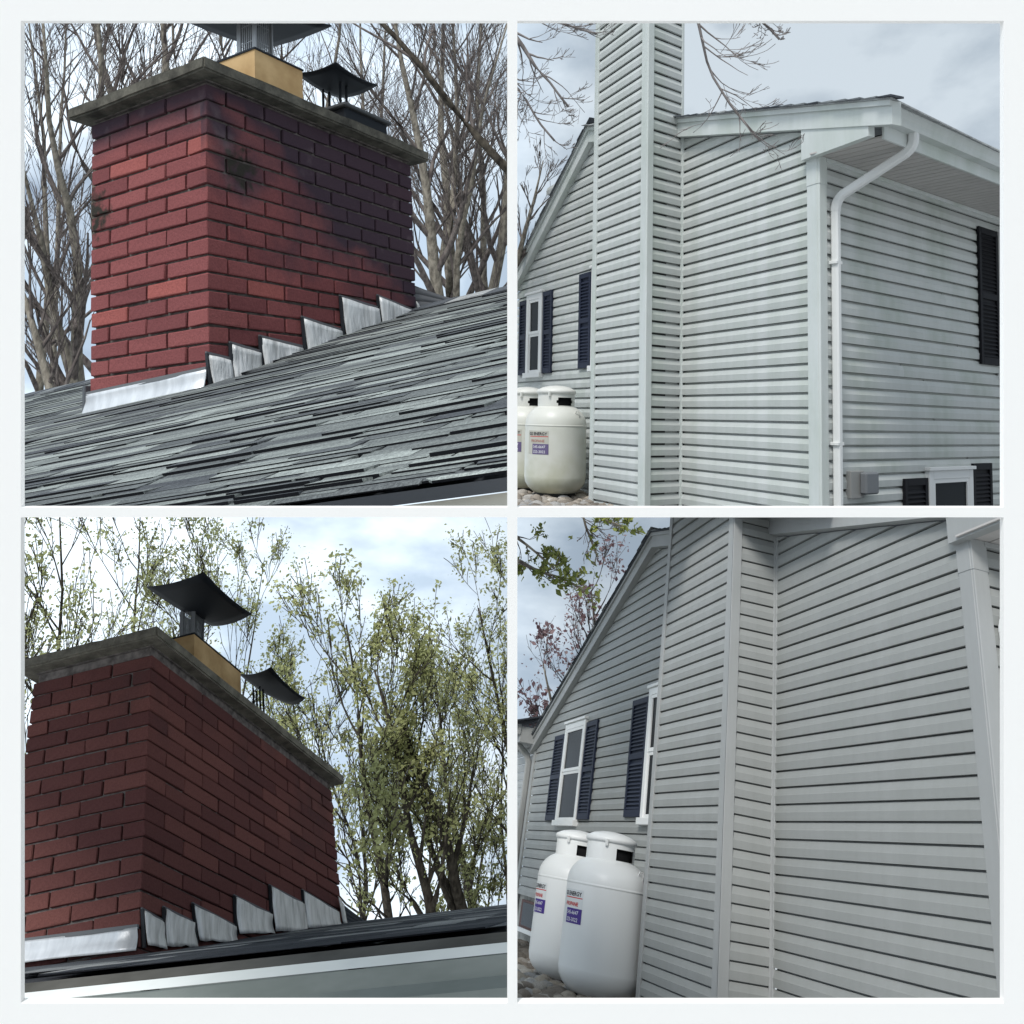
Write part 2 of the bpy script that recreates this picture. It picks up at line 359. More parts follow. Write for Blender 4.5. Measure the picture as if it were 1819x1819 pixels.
# ------------------------------------------------------------------ brick chimney
def chimney(M, bay, W, Dp, e, ztop, zbot, label, after, crown, crownz, joint, mort):
    root = thing('brick_chimney', M, bay, label, 'chimney')
    bm_ = brick_mat('brick_after_dimmed' if after else 'brick_before', root, after)
    mm = mortar_mat('mortar_after' if after else 'mortar_before', mort)
    rec = .013
    obj('mortar_core', box(-W + rec, -rec, rec, Dp - rec, zbot, ztop - .002), mm, root)
    s = W / 3; s2 = Dp / 6.5; j = joint
    cache = {}
    def brick(x0, x1, y0, y1, z0, z1):
        x0 += random.uniform(-.0012, .0012); 
        dx, dy = x1 - x0, y1 - y0; key = (round(dx, 2), round(dy, 2))
        if key not in cache:
            cache[key] = []
            for q in range(4):
                me = box(-dx / 2, dx / 2, -dy / 2, dy / 2, -(e - j) / 2, (e - j) / 2, .0026, 'brick')
                for v in me.vertices: v.co += Vector((random.gauss(0, .0009), random.gauss(0, .0009), random.gauss(0, .0011)))
                cache[key].append(me)
        o = obj('brick', random.choice(cache[key]), bm_, root)
        ox = random.uniform(-.0022, .0022) if x1 > -.2 else 0
        oy = random.uniform(-.0022, .0022) if y0 < .2 else 0
        o.location = ((x0 + x1) / 2 + ox, (y0 + y1) / 2 + oy, (z0 + z1) / 2); o.rotation_euler = (random.uniform(-.006, .006), 0, random.uniform(-.008, .008))
    k0 = int(math.floor(-ztop / e)) - 1; k = k0
    while -(k + 1) * e > zbot:
        z1, z0 = -k * e, -(k + 1) * e
        if z1 <= ztop + .02:
            zt = min(z1 - j / 2, ztop) ; zb = z0 + j / 2
            even = (k % 2 == 0)
            # left face (y = 0) and the shared corner brick
            if even:
                brick(-s + j / 2, 0, 0, s2 / 2 - j / 2, zb, zt)
                brick(-2 * s + j / 2, -s - j / 2, 0, .09, zb, zt); brick(-W, -2 * s - j / 2, 0, .09, zb, zt)
                ys = [s2 / 2 + i * s2 for i in range(7)]
            else:
                brick(-s / 2 + j / 2, 0, 0, s2 - j / 2, zb, zt)
                brick(-1.5 * s + j / 2, -.5 * s - j / 2, 0, .09, zb, zt); brick(-2.5 * s + j / 2, -1.5 * s - j / 2, 0, .09, zb, zt)
                brick(-W, -2.5 * s - j / 2, 0, .2, zb, zt)
                ys = [s2 + i * s2 for i in range(6)]
                ys.append(Dp)
            for a, b in zip(ys[:-1], ys[1:]):
                brick(-.09, 0, a + j / 2, min(b, Dp) - (j / 2 if b < Dp - .01 else 0), zb, zt)
        k += 1
    # crown slab, uneven cast concrete
    z0, z1 = crownz; ov = .062
    b = bmesh.new(); bmesh.ops.create_cube(b, size=1)
    for v in b.verts: v.co = Vector((-W / 2 + v.co.x * (W + 2 * ov), Dp / 2 + v.co.y * (Dp + 2 * ov), (z0 + z1) / 2 + v.co.z * (z1 - z0)))
    bmesh.ops.bevel(b, geom=list(b.edges), offset=.007, segments=2, affect='EDGES')
    bmesh.ops.subdivide_edges(b, edges=[ed for ed in b.edges if ed.calc_length() > .2], cuts=14, use_grid_fill=True)
    for v in b.verts:
        d = noise.noise_vector(v.co * 5) * .003 + noise.noise_vector(v.co * 28) * .0028; v.co += d
    me = bpy.data.meshes.new('crown'); b.to_mesh(me); b.free(); obj('crown', me, crown, root)
    # parging bed between the top course and the slab
    obj('corbel_bed', box(-W + .002, -.002, .002, Dp - .002, ztop, z0 + .006), mm, root)
    return root, bm_

def flue(root, x0, x1, y0, y1, z0, z1, wall=.03):
    b = join([box(x0, x1, y0, y0 + wall, z0, z1), box(x0, x1, y1 - wall, y1, z0, z1), box(x0, x0 + wall, y0 + wall, y1 - wall, z0, z1), box(x1 - wall, x1, y0 + wall, y1 - wall, z0, z1)])
    o = obj('flue_tile', b, CLAY, root)
    obj('flue_rim', join([box(x0 - .004, x1 + .004, y0 - .004, y0 + .01, z1, z1 + .008), box(x0 - .004, x1 + .004, y1 - .01, y1 + .004, z1, z1 + .008),
                          box(x0 - .004, x0 + .01, y0 + .01, y1 - .01, z1, z1 + .008), box(x1 - .01, x1 + .004, y0 + .01, y1 - .01, z1, z1 + .008)]), BLK, o)
def rain_cap(M, bay, label, corners, cx, cy, z, zbase, sx, sy, curl=.03, screen=True, group=None):
    root = thing('chimney_cap', M, bay, label, 'chimney cap', group)
    n = 8; v = []; f = []; c4 = [Vector(q) for q in corners]
    for t in (0, 1):
        for i in range(n + 1):
            for j in range(n + 1):
                a, b2 = i / n, j / n
                q = (c4[0] * (1 - a) + c4[1] * a) * (1 - b2) + (c4[3] * (1 - a) + c4[2] * a) * b2
                ea, eb = 2 * a - 1, 2 * b2 - 1
                v.append(q + Vector((0, 0, curl * (ea * ea * eb * eb - .35) + (.006 if t else 0))))
    m1 = (n + 1) ** 2
    for i in range(n):
        for j in range(n):
            q = (i * (n + 1) + j, i * (n + 1) + j + 1, (i + 1) * (n + 1) + j + 1, (i + 1) * (n + 1) + j)
            f.append(q[::-1]); f.append(tuple(x + m1 for x in q))
    ring = [i * (n + 1) for i in range(n + 1)] + [n * (n + 1) + j for j in range(1, n + 1)] + [i * (n + 1) + n for i in range(n - 1, -1, -1)] + [j for j in range(n - 1, 0, -1)]
    for a, b2 in zip(ring, ring[1:] + ring[:1]): f.append((a, b2, b2 + m1, a + m1))
    obj('lid', fixn(mesh('lid', v, f, True)), BLK, root)
    if True:
        for dx in (-1, 1):
            for dy in (-1, 1):
                x, y = cx + dx * sx, cy + dy * sy
                obj('bracket', box(x - (.011 if screen else .004), x + (.011 if screen else .004), y - .004, y + .004, zbase, z + .02), STEEL if screen else BLK, root)
        bars = []
        if not screen: return root
        for i in range(9):
            t = -1 + 2 * i / 8
            for sgn in (-1, 1):
                bars.append(box(cx + t * sx - .002, cx + t * sx + .002, cy + sgn * sy - .002, cy + sgn * sy + .002, zbase, z + .01))
                bars.append(box(cx + sgn * sx - .002, cx + sgn * sx + .002, cy + t * sy - .002, cy + t * sy + .002, zbase, z + .01))
        for q in range(3):
            zz = zbase + (z - zbase) * (q + .5) / 3
            for sgn in (-1, 1):
                bars.append(box(cx - sx, cx + sx, cy + sgn * sy - .0015, cy + sgn * sy + .0015, zz, zz + .003))
                bars.append(box(cx + sgn * sx - .0015, cx + sgn * sx + .0015, cy - sy, cy + sy, zz, zz + .003))
        obj('spark_screen', join(bars), STEEL, root)
    return root

def lead_piece(root, pts, name='step_flashing', th=.004, bow=.008, m=None, normal=(1, 0, 0)):
    """crumpled sheet through four corners given clockwise from the top left"""
    n = 7; v = []; f = []; a, b, c, d = [Vector(p) for p in pts]; nv = Vector(normal)
    sd_ = random.random() * 50
    for t in (0, 1):
        for i in range(n + 1):
            for j in range(n + 1):
                u, w_ = i / n, j / n
                p = (a * (1 - u) + b * u) * (1 - w_) + (d * (1 - u) + c * u) * w_
                k = noise.noise(Vector((u * 2.2 + sd_, w_ * 1.6, sd_))) * .007 + noise.noise(Vector((u * 6 + sd_, w_ * 3, 3))) * .003
                edge = noise.noise(Vector((u * 7 + sd_, 9, 1))) * .007 * (1 if w_ > .9 else 0)
                flare = bow * (w_ ** 2) + .010 * max(0, 1 - u * 4) * 0
                p = p + nv * (flare + k + (th if t else 0)) + Vector((0, 0, edge))
                v.append(p)
    m1 = (n + 1) ** 2
    for i in range(n):
        for j in range(n):
            q = (i * (n + 1) + j, i * (n + 1) + j + 1, (i + 1) * (n + 1) + j + 1, (i + 1) * (n + 1) + j)
            f.append(q); f.append(tuple(x + m1 for x in q[::-1]))
    ring = [i * (n + 1) for i in range(n + 1)] + [n * (n + 1) + j for j in range(1, n + 1)] + [i * (n + 1) + n for i in range(n - 1, -1, -1)] + [j for j in range(n - 1, 0, -1)]
    for x, y in zip(ring, ring[1:] + ring[:1]): f.append((x, y, y + m1, x + m1))
    return obj(name, fixn(mesh(name, v, f, True)), m or LEAD, root)

def flashings(root, FL, apron, saddle, W, Dp):
    FL = [[q[0], q[1], q[2], (q[0][0] + .45 * (q[3][0] - q[0][0]), q[3][1])] for q in FL]
    FL = [[q[0], (q[1][0] if i + 1 == len(FL) else FL[i + 1][0][0] - .006, q[1][1]), (q[2][0] if i + 1 == len(FL) else max(q[2][0], FL[i + 1][3][0] - .006), q[2][1]), q[3]] for i, q in enumerate(FL)]
    for q in FL:
        pts = [(.014, y, z) for y, z in q]
        lead_piece(root, pts)
        # black sealed upstand at the leading edge of each step
        (y0, z0), (y1, z1), (y2, z2), (y3, z3) = q
        obj('sealant_seam', prism([(.003, y0 - .006, z0 + .006), (.003, y0 + .002, z0 + .003), (.003, y3 + .002, z3 - .008), (.003, y3 - .009, z3 - .008)], (.012, 0, 0)), SEAL, root)
        obj('sealant_seam', prism([(.002, y0 - .004, z0 + .012), (.002, y1 + .004, z1 + .012), (.002, y1 + .004, z1 - .002), (.002, y0 - .004, z0 - .002)], (.007, 0, 0)), mat('mortar_bead', (.14, .14, .15), .8), root)
    lead_piece(root, apron, 'apron_flashing', m=ZINC, normal=(0, -1, 0), bow=.02)
    a = Vector(apron[0]); b = Vector(apron[1])
    obj('sealant_seam', prism([a + Vector((0, .008, .010)), b + Vector((0, .008, .010)), b + Vector((0, .008, -.004)), a + Vector((0, .008, -.004))], (0, -.012, 0)), mat('grey_bead', (.16, .17, .18), .8), root)

# ------------------------------------------------------------------ shingle roof laid as rows between an eave line and a ridge line
def shingle_roof(M, bay, label, eave, ridge, X0, X1, rows, ww, m, seed, ncap=290, backdrop=True, hole=None, expo_pow=1.0, detail_rows=None):
    rnd = random.Random(seed)
    root = thing('shingle_roof', M, bay, label, 'roof')
    def S(X, v):
        a = Vector((X, eave[0], eave[1](X))); b = Vector((X, ridge[0], ridge[1](X))); return a.lerp(b, v)
    def nrm(X, v):
        return ((S(X + .01, v) - S(X, v)).cross(S(X, v + .01) - S(X, v))).normalized()
    # deck
    vv = []; ff = []; nx, ny = 20, 8
    for j in range(ny + 1):
        for i in range(nx + 1): vv.append(S(X0 + (X1 - X0) * i / nx, j / ny) - nrm(X0, .5) * .012)
    for j in range(ny):
        for i in range(nx): ff.append((j * (nx + 1) + i, j * (nx + 1) + i + 1, (j + 1) * (nx + 1) + i + 1, (j + 1) * (nx + 1) + i))
    deck = mesh('deck', vv, ff); obj('deck', deck, SEAL, root)
    # far slope falling away behind the ridge
    vb = [S(X0, 1), S(X1, 1), S(X1, 1) + Vector((0, 2.2, -.7)), S(X0, 1) + Vector((0, 2.2, -.7))]
    obj('far_slope', mesh('far_slope', vb, [(0, 1, 2, 3)]), m, root)
    cnt = 0; rest_v = []; rest_f = []
    for r in range(rows):
        v0, v1 = (r / rows) ** expo_pow, ((r + 1) / rows) ** expo_pow
        x = X0 - rnd.random() * ww
        wob = rnd.random() * 10
        while x < X1:
            dist = ((M @ S(min(max(x, -1), 2.2), v0)) - Vector((0, 0, 1.6))).length; w_ = ww * rnd.uniform(.5, 1.5) * min(1.0, dist / 3.2)
            thick = rnd.choice((.55, .85, 1.1, 1.45)) * min(THK[0], .5 * (v1 - v0) * 2.7); lo = v0 - rnd.choice((0, .0, .2, .6)) * (v1 - v0) * .45
            xa, xb = x + .0015, x + w_ - .0015
            ch = (rnd.random() - .5) * .02 * rnd.choice((0, 1, 1))
            def pt(X, v, h): return S(X, v) + nrm(X, min(v, .98)) * h
            wv = lambda X: noise.noise(Vector((X * 2.3, wob, r * .7))) * .12 * (v1 - v0)
            p = [pt(xa + ch, lo + wv(xa), 0), pt(xb + ch, lo + wv(xb), 0), pt(xb, v1 + .02 * 0 + (v1 - v0) * .3, .001), pt(xa, v1 + (v1 - v0) * .3, .001),
                 pt(xa + ch, lo + wv(xa), thick), pt(xb + ch, lo + wv(xb), thick), pt(xb, v1 + (v1 - v0) * .3, .004), pt(xa, v1 + (v1 - v0) * .3, .004)]
            f = [(0, 3, 2, 1), (4, 5, 6, 7), (0, 1, 5, 4), (1, 2, 6, 5), (2, 3, 7, 6), (3, 0, 4, 7)]
            c = sum(p, Vector()) / 8
            if hole and hole(c): pass
            elif cnt < ncap and vis_px(M @ c, bay):
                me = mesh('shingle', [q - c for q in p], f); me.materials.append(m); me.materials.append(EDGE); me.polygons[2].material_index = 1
                o = obj('shingle', me, None, root); o.location = c; cnt += 1
            elif vis_px(M @ c, bay):
                k = len(rest_v); rest_v += p; rest_f += [tuple(i + k for i in g) for g in f]
            x += w_
    if rest_v:
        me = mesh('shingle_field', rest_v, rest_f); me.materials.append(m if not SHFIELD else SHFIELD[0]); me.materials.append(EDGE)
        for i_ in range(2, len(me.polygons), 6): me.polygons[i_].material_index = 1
        o = obj('shingle_field', me, None, root); o['kind'] = 'stuff'
    return root, S, nrm

RECT = {'TL': (37, 901, 37, 901), 'TR': (919, 1783, 37, 901), 'BL': (37, 901, 919, 1783), 'BR': (919, 1783, 919, 1783), 'ALL': (-1e5, 1e5, -1e5, 1e5)}
CWI = CW.inverted()
def px_of(p):
    q = CWI @ p
    if q.z > -.05: return None
    return 909.5 + 1600 * q.x / -q.z, 600 - 1600 * q.y / -q.z
def vis_px(p, bay, mg=70):
    a = px_of(p)
    if a is None: return False
    x0, x1, y0, y1 = RECT[bay]
    return x0 - mg < a[0] < x1 + mg and y0 - mg < a[1] < y1 + mg

# ================================================================== TOP LEFT: sooty chimney on the weathered roof
rootTL, _ = chimney(M_TL, 'TL', .64, 1.157, .0607, .010, -1.16, 'bright red brick chimney blackened with soot, bare trees behind', False, CROWN1, (.014, .060), .0095, (.17, .15, .14))
eTL = lambda X: -1.369 + (X - 1.707) * .0836
rTL = lambda X: -.634 + (X - .448) * .0516
FL_TL = [[(-.012, -.953), (.069, -.966), (.089, -1.065), (.025, -1.073)], [(.088, -.911), (.203, -.932), (.222, -1.037), (.100, -1.061)],
         [(.222, -.877), (.413, -.899), (.402, -.978), (.246, -1.016)], [(.434, -.787), (.635, -.816), (.638, -.898), (.474, -.946)],
         [(.648, -.68), (.861, -.701), (.869, -.83), (.692, -.884)], [(.880, -.649), (1.139, -.688), (1.165, -.743), (.912, -.816)]]
flashings(rootTL, FL_TL, [(-.64, -.014, -1.035), (.006, -.014, -1.002), (.016, -.014, -1.070), (-.65, -.014, -1.13)], None, .64, 1.157)
# corner leg of the apron on the left and the bent return at the far corner
obj('corner_flashing', box(-.660, -.643, -.02, .015, -1.14, -1.0, .003), mat('weathered_corner', (.10, .11, .12), .6), rootTL)
lead_piece(rootTL, [(.018, 1.125, -.640), (.018, 1.162, -.668), (.018, 1.175, -.765), (.018, 1.150, -.765)], 'step_flashing')
flue(rootTL, -.48, -.16, .376, .64, .055, .308)
obj('rear_flue', box(-.36, -.02, .74, 1.02, .055, .150, .006), BLK, rootTL)
obj('rear_flue_rim', box(-.375, -.005, .725, 1.035, .150, .166, .004), mat('rim_grey', (.07, .075, .08), .7), rootTL)
rain_cap(M_TL, 'TL', 'black sheet metal cap raised above the buff flue, cropped at the top edge, before cleaning', [(-.54, .36, .525), (-.15, .37, .507), (-.12, .785, .546), (-.54, .79, .566)], -.32, .53, .53, .31, .045, .045, curl=.01)
rain_cap(M_TL, 'TL', 'smaller black cap low over the rear flue of the sooty chimney', [(-.278, .725, .350), (-.045, .72, .333), (-.024, .965, .308), (-.265, .982, .318)], -.19, .87, .30, .15, .05, .02, curl=.015, screen=False)

rTLo, STL, nTL = shingle_roof(M_TL, 'TL', 'streaked grey green asphalt shingle roof below the sooty chimney', (-1.38, eTL), (1.2, rTL), -3.6, 3.2, 70, .46, SHB, 3, expo_pow=1.5,
                            hole=lambda c: -.62 < c.x < -.02 and .02 < c.y < 1.13)
# ridge cap row
for i in range(26):
    x = -3.4 + i * .2; c = Vector((x, 1.2, rTL(x) + .006))
    if vis_px(M_TL @ c, 'TL') and not (-.6 < x < -.05):
        obj('ridge_shingle', prism([(x, 1.08, rTL(x) - .032), (x, 1.2, rTL(x) + .012), (x, 1.32, rTL(x) - .03), (x, 1.32, rTL(x) - .042), (x, 1.2, rTL(x)), (x, 1.08, rTL(x) - .044)], (.205, 0, .013)), SHA, rTLo)
# cricket behind the chimney: curved bands of shingle sweeping down to the ridge
def saddle(root, M, pts, m):
    """pts: list of (top curve, bottom curve) polylines in the plane x ~ 0; swept backwards and sideways"""
    for k, (A, B) in enumerate(pts):
        n = 12; v = []; f = []
        for t in (0, 1):
            for i in range(n + 1):
                u = i / n
                def bez(P): a, b, c = [Vector(q) for q in P]; return a * (1 - u) ** 2 + b * 2 * u * (1 - u) + c * u * u
                pa, pb = bez(A), bez(B)
                v += [pa + Vector((-.010 * t, 0, -.008 * t)), pb + Vector((-.010 * t, 0, -.008 * t))]
        n2 = 2 * (n + 1)
        for i in range(n):
            q = (2 * i, 2 * i + 1, 2 * i + 3, 2 * i + 2); f.append(q); f.append(tuple(x + n2 for x in q[::-1]))
            f.append((2 * i, 2 * i + 2, 2 * i + 2 + n2, 2 * i + n2)); f.append((2 * i + 1, 2 * i + 1 + n2, 2 * i + 3 + n2, 2 * i + 3))
        obj('cricket_shingle', fixn(mesh('cricket_shingle', v, f, True)), m, root)
SAD = []
for k in range(5):
    u0, u1 = k / 5, (k + .86) / 5
    def crv(u, Y0, zt, zb, Y1, z1, x0=-.02, x1=.06, lift=0):
        return [(x0, Y0, zt + (zb - zt) * u), (x0 + (x1 - x0) * .5, Y0 + (Y1 - Y0) * (.38 - .12 * u), z1 + .015 - u * .06), (x1, Y1 + (-.16) * u, z1 - .075 * u)]
    SAD.append((crv(u0, 1.165, -.555, -.74, 1.60, -.612), crv(u1, 1.165, -.555, -.74, 1.60, -.612)))
SADM = mat('cricket_dark', (.15, .15, .155), .85, .2)
saddle(rTLo, M_TL, SAD, SADM)
# eave edge: fascia and gutter at the lower right
gutTL = thing('gutter', M_TL, 'TL', 'cream fascia and white gutter under the streaked roof edge, lower right', 'gutter')
def runX(f0, x0, x1, sec, m, name, parent, z_of):
    """extrude a (y, z) section along X following the eave height"""
    n = len(sec); v = []; f = []
    for x in (x0, x1):
        for y, z in sec: v.append((x, y, z_of(x) + z))
    f = [tuple(range(n)), tuple(range(2 * n - 1, n - 1, -1))] + [(i, (i + 1) % n, (i + 1) % n + n, i + n) for i in range(n)]
    return obj(name, fixn(mesh(name, v, f)), m, parent)
CREAM = gutter_mat('cream_fascia', (.40, .385, .33), (.54, .52, .45))
runX(0, -1, 3.2, [(-1.395, -.016), (-1.37, -.016), (-1.37, -.09), (-1.395, -.09)], CREAM, 'fascia_board', gutTL, eTL)
runX(0, -1, 3.2, [(-1.40, -.050), (-1.485, -.040), (-1.492, -.040), (-1.492, -.056), (-1.470, -.12), (-1.40, -.12)], LIP, 'gutter_trough', gutTL, eTL)
runX(0, -1, 3.2, [(-1.383, -.004), (-1.405, -.004), (-1.405, -.015), (-1.383, -.015)], SEAL, 'drip_edge', gutTL, eTL)

# ================================================================== BOTTOM LEFT: cleaned chimney seen from under the gutter
rootBL, _ = chimney(M_BL, 'BL', .595, 1.915, .0627, .042, -1.2, 'brick chimney after cleaning, shade put into its dark brick colour, leafy trees behind', True, CROWN2, (.045, .095), .0075, (.26, .23, .215))
eBL = lambda X: -1.42 + (X - .301) * -.0705
rBL = lambda X: -.681 + (X - .021) * -.0684
FL_BL = [[(.003, -1.013), (.112, -1.025), (.136, -1.112), (.052, -1.120)], [(.147, -.978), (.315, -.985), (.346, -1.062), (.17, -1.10)],
         [(.360, -.921), (.652, -.933), (.646, -.995), (.432, -1.040)], [(.705, -.818), (1.000, -.819), (1.020, -.895), (.73, -.956)],
         [(1.050, -.701), (1.355, -.70), (1.36, -.822), (1.066, -.884)], [(1.410, -.642), (1.829, -.65), (1.838, -.715), (1.428, -.804)]]
flashings(rootBL, FL_BL, [(-.59, -.014, -1.030), (.002, -.014, -1.068), (.012, -.014, -1.145), (-.61, -.014, -1.100)], None, .595, 1.915)
obj('corner_flashing', box(-.618, -.598, -.03, .015, -1.11, -.98, .004), mat('weathered_corner', (.06, .07, .08), .6), rootBL)
lead_piece(rootBL, [(.018, 1.83, -.575), (.018, 1.90, -.60), (.018, 1.92, -.70), (.018, 1.87, -.70)], 'step_flashing')
flue(rootBL, -.41, -.14, .598, 1.095, .09, .41)
obj('rear_flue', box(-.30, -.03, 1.16, 1.60, .09, .17, .006), BLK, rootBL)
rain_cap(M_BL, 'BL', 'black curled metal lid raised above the buff flue of the cleaned chimney', [(-.334, .442, .638), (.069, .327, .558), (.11, .756, .527), (-.186, .87, .584)], -.225, .72, .585, .41, .035, .045, curl=.018)
rain_cap(M_BL, 'BL', 'black low cap over the rear flue of the cleaned chimney', [(-.203, 1.198, .445), (.073, 1.042, .356), (.111, 1.377, .306), (-.055, 1.492, .358)], -.10, 1.22, .34, .09, .02, .02, curl=.02, screen=False)
THK[0] = .0024
rBLo, SBL, nBL = shingle_roof(M_BL, 'BL', 'narrow strip of dark wet looking shingle roof below the cleaned chimney', (-1.0, eBL), (1.95, rBL), -1.6, 2.6, 20, .34, SHA, 5,
                            hole=lambda c: -.53 < c.x < -.02 and .02 < c.y < 1.9)
SAD = []
for k in range(5):
    u0, u1 = k / 5, (k + .86) / 5
    def crv2(u): return [(-.02, 1.92, -.565 - .14 * u), (.03, 2.05 - .05 * u, -.635 - u * .05), (.06, 2.40 - .2 * u, -.652 - .05 * u)]
    SAD.append((crv2(u0), crv2(u1)))
saddle(rBLo, M_BL, SAD, mat('cricket_slate', (.05, .055, .065), .8, .2))
gutBL = thing('gutter', M_BL, 'BL', 'long grey green gutter with bright white lip crossing below the cleaned chimney', 'gutter')
runX(0, -.6, 2.6, [(-1.02, -.016), (-1.0, -.016), (-1.0, -.12), (-1.02, -.12)], FASC, 'fascia_board', gutBL, eBL)
runX(0, -.6, 2.6, [(-1.125, -.058), (-1.108, -.058), (-1.108, -.074), (-1.125, -.078)], LIP, 'gutter_lip', gutBL, eBL)
runX(0, -.6, 2.6, [(-1.022, -.06), (-1.030, -.06), (-1.03, -.165), (-1.095, -.165), (-1.112, -.14), (-1.100, -.115), (-1.119, -.079), (-1.109, -.079), (-1.09, -.115), (-1.095, -.155), (-1.022, -.175)], GUT, 'gutter_trough', gutBL, eBL)
for i in range(6):
    x = -.4 + i * .55
    obj('gutter_hanger', box(x, x + .03, -1.11, -1.02, eBL(x) - .068, eBL(x) - .062), FASC, gutBL)

done = set()
for o in [x for x in COL.objects if x.parent is None and BAY.get(x.name) == 'BL']:
    stack = [(c, 1) for c in o.children] + ([(o, 0)] if o.data else [])
    while stack:
        c, sub = stack.pop()
        if c.data and c.data.name not in done:
            done.add(c.data.name); c.data.transform(LEAN.to_4x4())
        if sub: c.location = LEAN @ c.location
        stack += [(x, 1) for x in c.children] if sub else []

# ================================================================== the sided house, shared builder
GROOVE = [.86]
def plank(root, O, u, n, s0, s1, z, e, m, f0=None, f1=None):
    """one course of double lap siding; s limits may depend on height (f0/f1: height -> s)"""
    prof = [(-.010, .0), (.0135, .0), (.0170, .47), (.0140, .52), (.0015, GROOVE[0]), (-.022, GROOVE[0] + .01), (-.022, 1.0)]
    v = []; k = len(prof)
    for end in (0, 1):
        for o_, h in prof:
            zz = z + h * e
            s = (f0(zz) if f0 else s0) if end == 0 else (f1(zz) if f1 else s1)
            if end == 0: s = max(s, s0)
            else: s = min(s, s1)
            v.append(O + u * s + n * o_ + Vector((0, 0, zz)))
    if (v[k] - v[0]).dot(u) < .03: return None
    if (v[2 * k - 1] - v[k - 1]).dot(u) < 0:
        for i in range(k):
            if (v[k + i] - v[i]).dot(u) < 0:
                c = (v[k + i] + v[i]) / 2; v[i] = c.copy(); v[k + i] = c.copy()
    f = [(i, i + 1, k + i + 1, k + i) for i in range(k - 1)] + [tuple(range(k - 1, -1, -1)), tuple(range(k, 2 * k))]
    c = (v[0] + v[k]) / 2
    o = obj('siding_plank', fixn(mesh('siding_plank', [p - c for p in v], f)), m, root); o.location = c
    return o
def wall_run(root, O, u, n, s0, s1, k0, k1, e, m, zoff=0, f0=None, f1=None, seams=0, rnd=None):
    for k in range(k0, k1):
        z = k * e + zoff
        cuts = [s0, s1]
        if seams and rnd.random() < seams: cuts = [s0, s0 + (s1 - s0) * rnd.uniform(.25, .75), s1]
        for a, b in zip(cuts[:-1], cuts[1:]):
            j = .0012 if b < s1 else 0
            plank(root, O, u, n, a, b - j, z, e, m, f0 if a == s0 else None, f1 if b == s1 else None)
def ubox(root, name, O, u, n, s0, s1, o0, o1, z0, z1, m, bev=.003):
    me = box(s0, s1, o0, o1, z0, z1, bev); 
    for v in me.vertices: v.co = O + u * v.co.x + n * v.co.y + Vector((0, 0, v.co.z))
    return obj(name, fixn(me), m, root)
def shutter(M, bay, O, u, n, s0, s1, z0, z1, m, label, group=None):
    root = thing('window_shutter', M, bay, label, 'shutter', group)
    t = .028; wd = min(.045, (s1 - s0) * .16)
    for a, b, c, d, nm in ((s0, s0 + wd, z0, z1, 'stile'), (s1 - wd, s1, z0, z1, 'stile'), (s0 + wd, s1 - wd, z1 - .06, z1, 'rail'), (s0 + wd, s1 - wd, z0, z0 + .07, 'rail'),
                           (s0 + wd, s1 - wd, (z0 + z1) / 2 - .03, (z0 + z1) / 2 + .03, 'rail')):
        ubox(root, nm, O, u, n, a, b, .012, .012 + t, c, d, m)
    ubox(root, 'back_panel', O, u, n, s0 + wd, s1 - wd, .010, .018, z0 + .05, z1 - .05, m, 0)
    k = 0; z = z0 + .08
    while z < z1 - .09:
        if abs(z + .015 - (z0 + z1) / 2) > .045:
            me = prism([Vector((0, .020, 0)), Vector((0, .037, -.004)), Vector((0, .037, .000)), Vector((0, .020, .024))], (s1 - s0 - 2 * wd, 0, 0))
            for v in me.vertices: v.co = O + u * (v.co.x + s0 + wd) + n * v.co.y + Vector((0, 0, v.co.z + z))
            obj('louver', me, m, root)
        z += .038
    return root
def window(M, bay, O, u, n, s0, s1, z0, z1, label, m=None, blind=False):
    m = m or WHITE
    root = thing('double_hung_window', M, bay, label, 'window')
    fw = .075; d = .045
    ubox(root, 'jamb', O, u, n, s0, s0 + fw, .0, d, z0, z1, m); ubox(root, 'jamb', O, u, n, s1 - fw, s1, .0, d, z0, z1, m)
    ubox(root, 'head', O, u, n, s0 + fw, s1 - fw, .0, d, z1 - fw, z1, m); ubox(root, 'drip_cap', O, u, n, s0 - .02, s1 + .02, 0, d + .02, z1, z1 + .03, m)
    ubox(root, 'sill', O, u, n, s0 - .02, s1 + .02, .0, d + .03, z0 - .045, z0 + .02, m)
    zm = (z0 + z1) / 2
    for a, b, o_ in ((zm, z1 - fw, .020), (z0 + .02, zm, .012)):
        sw = .035
        sa = ubox(root, 'sash', O, u, n, s0 + fw, s0 + fw + sw, .012, .020 + o_, a, b, m, 0); 
        ubox(sa, 'sash_stile', O, u, n, s1 - fw - sw, s1 - fw, .012, .020 + o_, a, b, m, 0)
        ubox(sa, 'sash_rail', O, u, n, s0 + fw + sw, s1 - fw - sw, .012, .020 + o_, a, a + sw, m, 0); ubox(sa, 'sash_rail', O, u, n, s0 + fw + sw, s1 - fw - sw, .012, .020 + o_, b - sw, b, m, 0)
        ubox(sa, 'pane', O, u, n, s0 + fw + sw, s1 - fw - sw, .0185, .0205 + o_ * .3, a + sw, b - sw, GLASS, 0)
    return root

